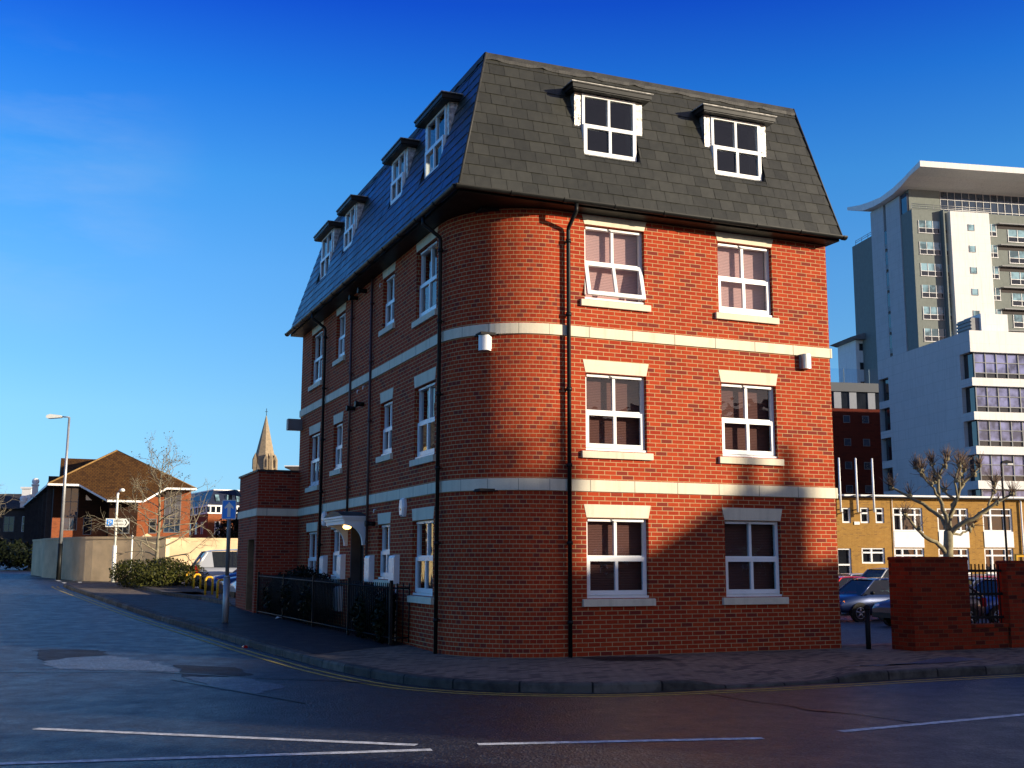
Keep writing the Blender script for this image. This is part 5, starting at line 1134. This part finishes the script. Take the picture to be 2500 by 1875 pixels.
# ---------------------------------------------------------------- white office block
of, oo = bthing('white_office_block', 'white office block with horizontal bands of windows behind the yellow building', 'building', 70, 90, 2)
S = 3.36; rows_ = [(22.0 - S * k, 19.44 - S * k) for k in range(6)]
mb = MB(); mb.box(62.35, 90, 83.45, 101, -.5, 23.9); mb.build('core', M['pane_dark'], of, oo)
mb = MB(); tops = [24.15] + [r_[1] for r_ in rows_]; bots = [r_[0] for r_ in rows_] + [-.5]
for i, (zt, zb) in enumerate(zip(tops, bots)):
    mb.face([(61.9, 83, zb), (92, 83, zb), (92, 83, zt), (61.9, 83, zt)])
    mb.face([(61.9, 83, zt - .001), (92, 83, zt - .001), (92, 83.44, zt - .001), (61.9, 83.44, zt - .001)]); mb.face([(61.9, 83, zb), (92, 83, zb), (92, 83.44, zb), (61.9, 83.44, zb)])
mb.build('front_cladding', M['clad_white'], of, oo)
mb = MB(); mb.face([(61.9, 84.9, -.5), (61.9, 99.05, -.5), (61.9, 99.05, 24.15), (61.9, 84.9, 24.15)])
for i, (zt, zb) in enumerate(zip(tops, bots)):
    for v0, v1 in ((83, 84.9), (99.05, 101.3)): mb.face([(61.9, v0, zb), (61.9, v1, zb), (61.9, v1, zt), (61.9, v0, zt)]); mb.face([(61.9, v0, zt - .002), (61.9, v1, zt - .002), (62.34, v1, zt - .002), (62.34, v0, zt - .002)]); mb.face([(61.9, v0, zb), (61.9, v1, zb), (62.34, v1, zb), (62.34, v0, zb)])
for v in (84.9, 99.05): mb.face([(61.9, v, -.5), (62.34, v, -.5), (62.34, v, 24.15), (61.9, v, 24.15)])
mb.face([(61.9, 83, 24.15), (92, 83, 24.15), (92, 101.3, 24.15), (61.9, 101.3, 24.15)]); mb.face([(61.9, 101.3, -.5), (92, 101.3, -.5), (92, 101.3, 24.15), (61.9, 101.3, 24.15)]); mb.face([(92, 83, -.5), (92, 101.3, -.5), (92, 101.3, 24.15), (92, 83, 24.15)])
mb.build('side_cladding', M['clad_pale'], of, oo)
for k_, (zt, zb) in enumerate(rows_):
    e = sub('window_band', of); pm = M['pane_lilac']; mb = MB(); rr = random.Random(k_)
    u = 62.5
    while u < 91: mb.face([(u, 83.40, zb + .55), (u + 1.16, 83.40, zb + .55), (u + 1.16, 83.40, zt - .1), (u, 83.40, zt - .1)]); u += 1.2
    mb.build('blind_glazing', pm, e, oo); mb = MB(); u = 62.4
    while u < 91: mb.box(u, u + .10, 83.3, 83.39, zb, zt); u += 1.2
    mb.box(62.4, 91, 83.305, 83.39, zb + .50, zb + .58); mb.box(62.4, 91, 83.305, 83.39, zb + 1.55, zb + 1.61); mb.build('mullions', M['grey_paint'], e, oo)
e = sub('roof_plant', of); mb = MB(); mb.box(64.9, 67.9, 85.5, 88.5, 24.15, 26.5); mb.build('housing', M['clad_white'], e, oo); mb = MB(); mb.box(64.0, 64.89, 85.8, 88.3, 24.15, 26.1)
for i in range(5): mb.box(63.9, 64.0, 85.8, 88.3, 24.3 + i * .36, 24.5 + i * .36)
mb.build('louvre', M['grey_paint'], e, oo)

# ---------------------------------------------------------------- residential tower with wing shaped roof
tw, ot = bthing('residential_tower', 'tall grey and white tower block with curved wing shaped white roof', 'tower block', 100, 140, 2)
mb = MB(); mb.box(82.85, 125, 128, 131.0, -.5, 51.75); mb.box(83.2, 125, 131.0, 139.4, -.5, 54.3); mb.box(83.3, 125, 139.42, 147, -.5, 51.4); mb.build('grey_cladding', M['clad_grey'], tw, ot)
mb = MB(); mb.box(82.7, 83.19, 131.02, 135.0, -.5, 54.65); mb.box(82.7, 83.19, 135.75, 139.6, -.5, 54.75); mb.build('side_panel', M['clad_pale'], tw, ot)
mb = MB(); mb.box(88.26, 94.42, 127, 127.98, -.5, 51.5); mb.build('white_panel', M['clad_white'], tw, ot)
mb = MB(); mb.box(83.2, 88.1, 129.2, 131, 51.76, 55.6); mb.build('penthouse_wall', M['clad_grey'], tw, ot)
e = sub('penthouse_glazing', tw); mb = MB(); mb.box(88.12, 122, 129.3, 130.9, 51.76, 56.4); mb.box(82.9, 83.18, 129.3, 131.0, 51.76, 54.6); mb.build('glass', M['pane_blue'], e, ot); mb = MB()
for i in range(29): mb.box(88.2 + i * 1.15, 88.27 + i * 1.15, 129.22, 129.29, 51.76, 55.2)
for z in (52.4, 53.9, 55.1): mb.box(88.2, 122, 129.225, 129.29, z, z + .08)
mb.build('mullions', M['galv'], e, ot)
# wing roof
mb = MB(); pr = []
ctrl = [(123.2, 57.25), (125, 56.9), (128, 56.25), (131, 55.75), (134.5, 55.55), (138, 55.9), (141, 56.35), (145.0, 57.25)]
low = [(145.0, 56.75), (140, 55.15), (137, 54.8), (134.5, 54.72), (131, 54.85), (128.5, 55.3), (126, 56.05), (123.2, 56.4)]
mb.prism(ctrl + low, 'x', 81.7, 122); mb.build('wing_roof', M['clad_white'], tw, ot)
rowsT = [50.15 - 3.17 * k for k in range(13)]
def twin(u0, u1, z0, z1, v, split=.42, nx=2):
    e = sub('window', tw); mb = MB(); zs = z0 + (z1 - z0) * split; mb.box(u0, u1, v - .03, v - .004, zs, z1); mb.build('curtained_pane', M['pane_pale'], e, ot); mb = MB(); mb.box(u0, u1, v - .031, v - .004, z0, zs - .003); mb.build('lower_pane', M['pane_dark'], e, ot)
    mb = MB()
    for i in range(nx + 1): x = u0 + (u1 - u0 - .08) * i / nx; mb.box(x, x + .08, v - .08, v - .032, z0, z1)
    mb.box(u0, u1, v - .075, v - .032, zs - .04, zs + .04); mb.box(u0 - .05, u1 + .05, v - .10, v - .032, z0 - .1, z0); mb.build('frame', M['galv'], e, ot)
for z in rowsT:
    twin(83.75, 87.1, z - 1.8, z, 128, .38, 3)
    twin(87.55, 88.25, z - 1.8, z, 128, .38, 1)
    twin(94.55, 96.1, z - 1.7, z + .1, 128, .35, 2)
    e = sub('window', tw); mb = MB(); mb.box(91.0, 91.9, 126.97, 126.996, z - 1.4, z - .5); mb.build('pane', M['pane_pale'], e, ot); mb = MB(); mb.box(90.95, 91.95, 126.93, 126.968, z - 1.45, z - 1.38); mb.box(90.95, 91.0, 126.93, 126.968, z - 1.38, z - .46); mb.box(91.9, 91.95, 126.93, 126.968, z - 1.38, z - .46); mb.build('frame', M['grey_paint'], e, ot)
    e = sub('balcony', tw); mb = MB(); mb.box(96.3, 110, 127.96, 127.996, z - .55, z + .25); mb.build('recess_shade_strip', M['dark_wall'], e, ot); mb = MB(); mb.box(96.3, 110, 127.4, 127.95, z + .05, z + .2); mb.build('canopy', M['grey_paint'], e, ot)  # flat dark strip on the wall paints the shade of a balcony recess
    twin(97.9, 104, z - 2.4, z - .6, 128, .4, 4)
    e = sub('window', tw); mb = MB(); mb.box(82.72, 82.9, 135.02, 135.73, z - 1.6, z + .4); mb.build('pane', M['pane_dark'], e, ot); mb = MB(); mb.box(82.715, 82.9, 135.02, 135.73, z - 2.3, z - 1.62); mb.build('panel', M['grey_paint'], e, ot)
mb = MB(); mb.box(87.3, 87.5, 127.2, 127.99, -.5, 51.75); mb.build('fin', M['clad_grey'], tw, ot)
e = sub('roof_railing', tw); mb = MB()
for z in (52.0, 52.3, 52.6): mb.tube([(82.95, 128.1, z), (95.5, 128.1, z)], .035, 4)
for i in range(12): mb.tube([(82.95 + i * 1.14, 128.1, 51.75), (82.95 + i * 1.14, 128.1, 52.6)], .03, 4)
mb.build('rails', M['galv'], e, ot); mb = MB()
for z in (51.8, 52.1): mb.tube([(83.4, 139.9, z), (83.4, 146, z)], .05, 4)
for i in range(4): mb.tube([(83.4, 140 + i * 2, 51.4), (83.4, 140 + i * 2, 52.15)], .04, 4)
mb.build('rails', M['galv'], e, ot)
# low neighbour of the tower
ln, ol = bthing('pale_apartment_block', 'narrow pale apartment block with flat overhanging roof left of the tower', 'building', 83.6, 148, 2)
mb = MB(); mb.box(82.1, 88, 145, 151, -.5, 35.8); mb.build('wall', M['clad_white'], ln, ol); mb = MB(); mb.prism([(80.9, 36.1), (82.1, 35.82), (88.5, 35.82), (88.5, 36.6), (83, 36.75)], 'y', 143.9, 151.5); mb.build('roof', M['grey_paint'], ln, ol)
for z in (35.3, 32.3, 29.3, 26.3): bwin(ln, ol, 82.65, 83.35, z - 1.15, z, 145, 'pane_dark', 'grey_paint', 1, 1, .08)
# dark red block
rb, orr = bthing('dark_red_block', 'dark red block with grey panelled top storey and roof terrace screen', 'building', 60, 116, 2)
mb = MB(); mb.box(48, 69.5, 112, 124, -.5, 20.2); mb.build('red_wall', M['clad_red'], rb, orr); mb = MB(); mb.box(48, 69.5, 112.15, 124, 20.21, 22.28); mb.build('top_storey', M['pane_dark'], rb, orr); mb = MB(); mb.box(47.8, 69.8, 111.8, 124.2, 22.3, 23.4); mb.build('parapet', M['parapet_shade'], rb, orr)
for u in (51.4, 53.9, 56.4, 58.9, 61.72, 63.75, 66.22, 68.6): mb = MB(); mb.box(u, u + .95, 112.0, 112.14, 20.22, 22.27); mb.build('pale_panel', M['panel_grey'], rb, orr)
for z in (19.35, 16.5, 13.65, 10.8): 
    for u in (52.8, 55.3, 57.8, 60.3, 62.8, 65.3, 67.8): bwin(rb, orr, u, u + .9, z - .9, z, 112, 'pane_blue', 'grey_paint', 1, 1, .06)
e = sub('terrace_screen', rb); mb = MB(); mb.face([(48, 112.2, 23.4), (69.4, 112.2, 23.4), (69.4, 112.2, 25.2), (48, 112.2, 25.2)]); mb.build('glass', M['screen'] if 'screen' in M else glassmat('terrace_glass', (.72, .86, .95), 1.25, 0), e, orr); mb = MB()
for u in (50, 53.3, 56.6, 59.9, 63.22, 66.6): mb.box(u, u + .09, 112.22, 112.3, 23.4, 25.2)
mb.build('posts', M['grey_paint'], e, orr)

# ---------------------------------------------------------------- terraced houses across the street, out of the frame: they cast the shade on the street
SH = Vector((SUN_DIR.x, SUN_DIR.y)).normalized(); EH = Vector((-SH.y, SH.x)); TE = math.atan2(EH.y, EH.x)
def house(s0, s1, roof, label, zb=9.5, chim=(), d0=35., d1=43.):
    """profile roof: (s, z) points of the gable seen along the sun; body from s0 to s1"""
    c = EH * ((s0 + s1) / 2) + SH * ((d0 + d1) / 2); t = thing('terraced_house', label, 'house', (c.x, c.y, 0), TE, 'houses across the street')
    sc, dc = (s0 + s1) / 2, (d0 + d1) / 2
    mb = MB(); zb = min(zb, min(p[1] for p in roof) - .01); mb.box(s0 - sc, s1 - sc, -(d1 - dc), dc - d0, -.6, zb); mb.build('brick_wall', M['brick_house'], t)
    mb = MB(); mb.prism([(s0 - sc, zb)] + [(s - sc, z) for s, z in roof] + [(s1 - sc, zb)], 'y', -(d1 - dc), dc - d0 + .0); mb.build('roof', M['tile_grey'], t)
    for a, b, z in chim:
        e = sub('chimney', t); mb = MB(); mb.box(a - sc, b - sc, dc - d0 - .9, dc - d0 + .002, zb, z); mb.box(a - sc - .05, b - sc + .05, dc - d0 - .95, dc - d0 + .05, z - .25, z - .1); mb.build('stack', M['brick_house'], e)
        n = max(1, int((b - a) / .45))
        for i in range(n):
            x = a - sc + (i + .5) * (b - a) / n; mb = MB(); mb.tube([(x, dc - d0 - .45, z), (x, dc - d0 - .45, z + .75)], [.14, .12], 8); mb.build('chimney_pot', M['brick_far'], e)
    n = max(1, int((s1 - s0) / 2.6))
    for i in range(n):
        for z in (1.0, 3.9, 6.8):
            if z + 1.5 > zb: continue
            x = s0 - sc + (i + .5) * (s1 - s0) / n; e = sub('window', t); mb = MB(); mb.box(x - .45, x + .45, dc - d0 + .004, dc - d0 + .03, z, z + 1.4); mb.build('pane', M['pane_dark'], e); mb = MB(); mb.box(x - .5, x - .45, dc - d0 + .004, dc - d0 + .06, z, z + 1.4); mb.box(x + .45, x + .5, dc - d0 + .004, dc - d0 + .06, z, z + 1.4); mb.box(x - .45, x + .45, dc - d0 + .031, dc - d0 + .06, z + .68, z + .74); mb.build('frame', M['white_paint'], e)
    mb = MB(); mb.box(s0 - sc + .5, s0 - sc + 1.4, dc - d0 + .004, dc - d0 + .05, 0, 2.1); mb.build('door', M['navy'], t)
house(-16, 8.5, [(-16, 9.6), (8.5, 9.6)], 'tall brick house at the near end of the row opposite, flat parapet', 8.5)
house(8.4, 9.9, [(8.4, 7.75), (9.9, 7.7)], 'low link between two brick houses opposite', 7, (), 35.04, 42.9)
house(9.8, 17.34, [(9.8, 9.4), (15.9, 9.5), (17.34, 9.7)], 'brick house opposite with tall chimney stack at its right end', 8.2, [(15.9, 16.94, 11.55), (16.95, 17.34, 11.72)])
house(17.2, 20.44, [(17.2, 10.0), (18.22, 10.1), (18.83, 10.49), (19.21, 10.73), (20.0, 10.7), (20.44, 10.3)], 'gabled brick house opposite with broad chimney stack near its ridge', 8.2, [(19.27, 20.42, 10.86)], 35.05, 42.9)
house(20.3, 35, [(20.3, 9.45), (35, 9.3)], 'long low brick house opposite beyond the gabled house', 7.8, (), 35.1, 42.8)
house(34.9, 50, [(34.9, 8.25), (50, 8.25)], 'lowest brick house opposite at the far end of the row', 7.0, (), 35.0, 42.7)
c = Vector((-23.6, 42.8)) - SH * 4.5; t = thing('rendered_house', 'pale yellow rendered house facing the left face of the apartments', 'house', (c.x, c.y, gz(-23, 43)), TE)
mb = MB(); mb.box(-3.9, 3.9, -4.5, 4.5, -.5, 6.2); mb.build('wall', M['render_pale'], t); mb = MB(); mb.prism([(-4.2, 6.1), (4.2, 6.1), (0, 8.6)], 'y', -4.8, 4.8); mb.build('roof', M['tile_grey'], t)
for x in (-2.2, 0, 2.2):
    for z in (1.0, 3.7):
        e = sub('window', t); mb = MB(); mb.box(x - .5, x + .5, -4.53, -4.504, z, z + 1.3); mb.build('pane', M['pane_dark'], e); mb = MB(); mb.box(x - .58, x - .5, -4.55, -4.504, z, z + 1.3); mb.box(x + .5, x + .58, -4.55, -4.504, z, z + 1.3); mb.build('frame', M['white_paint'], e)
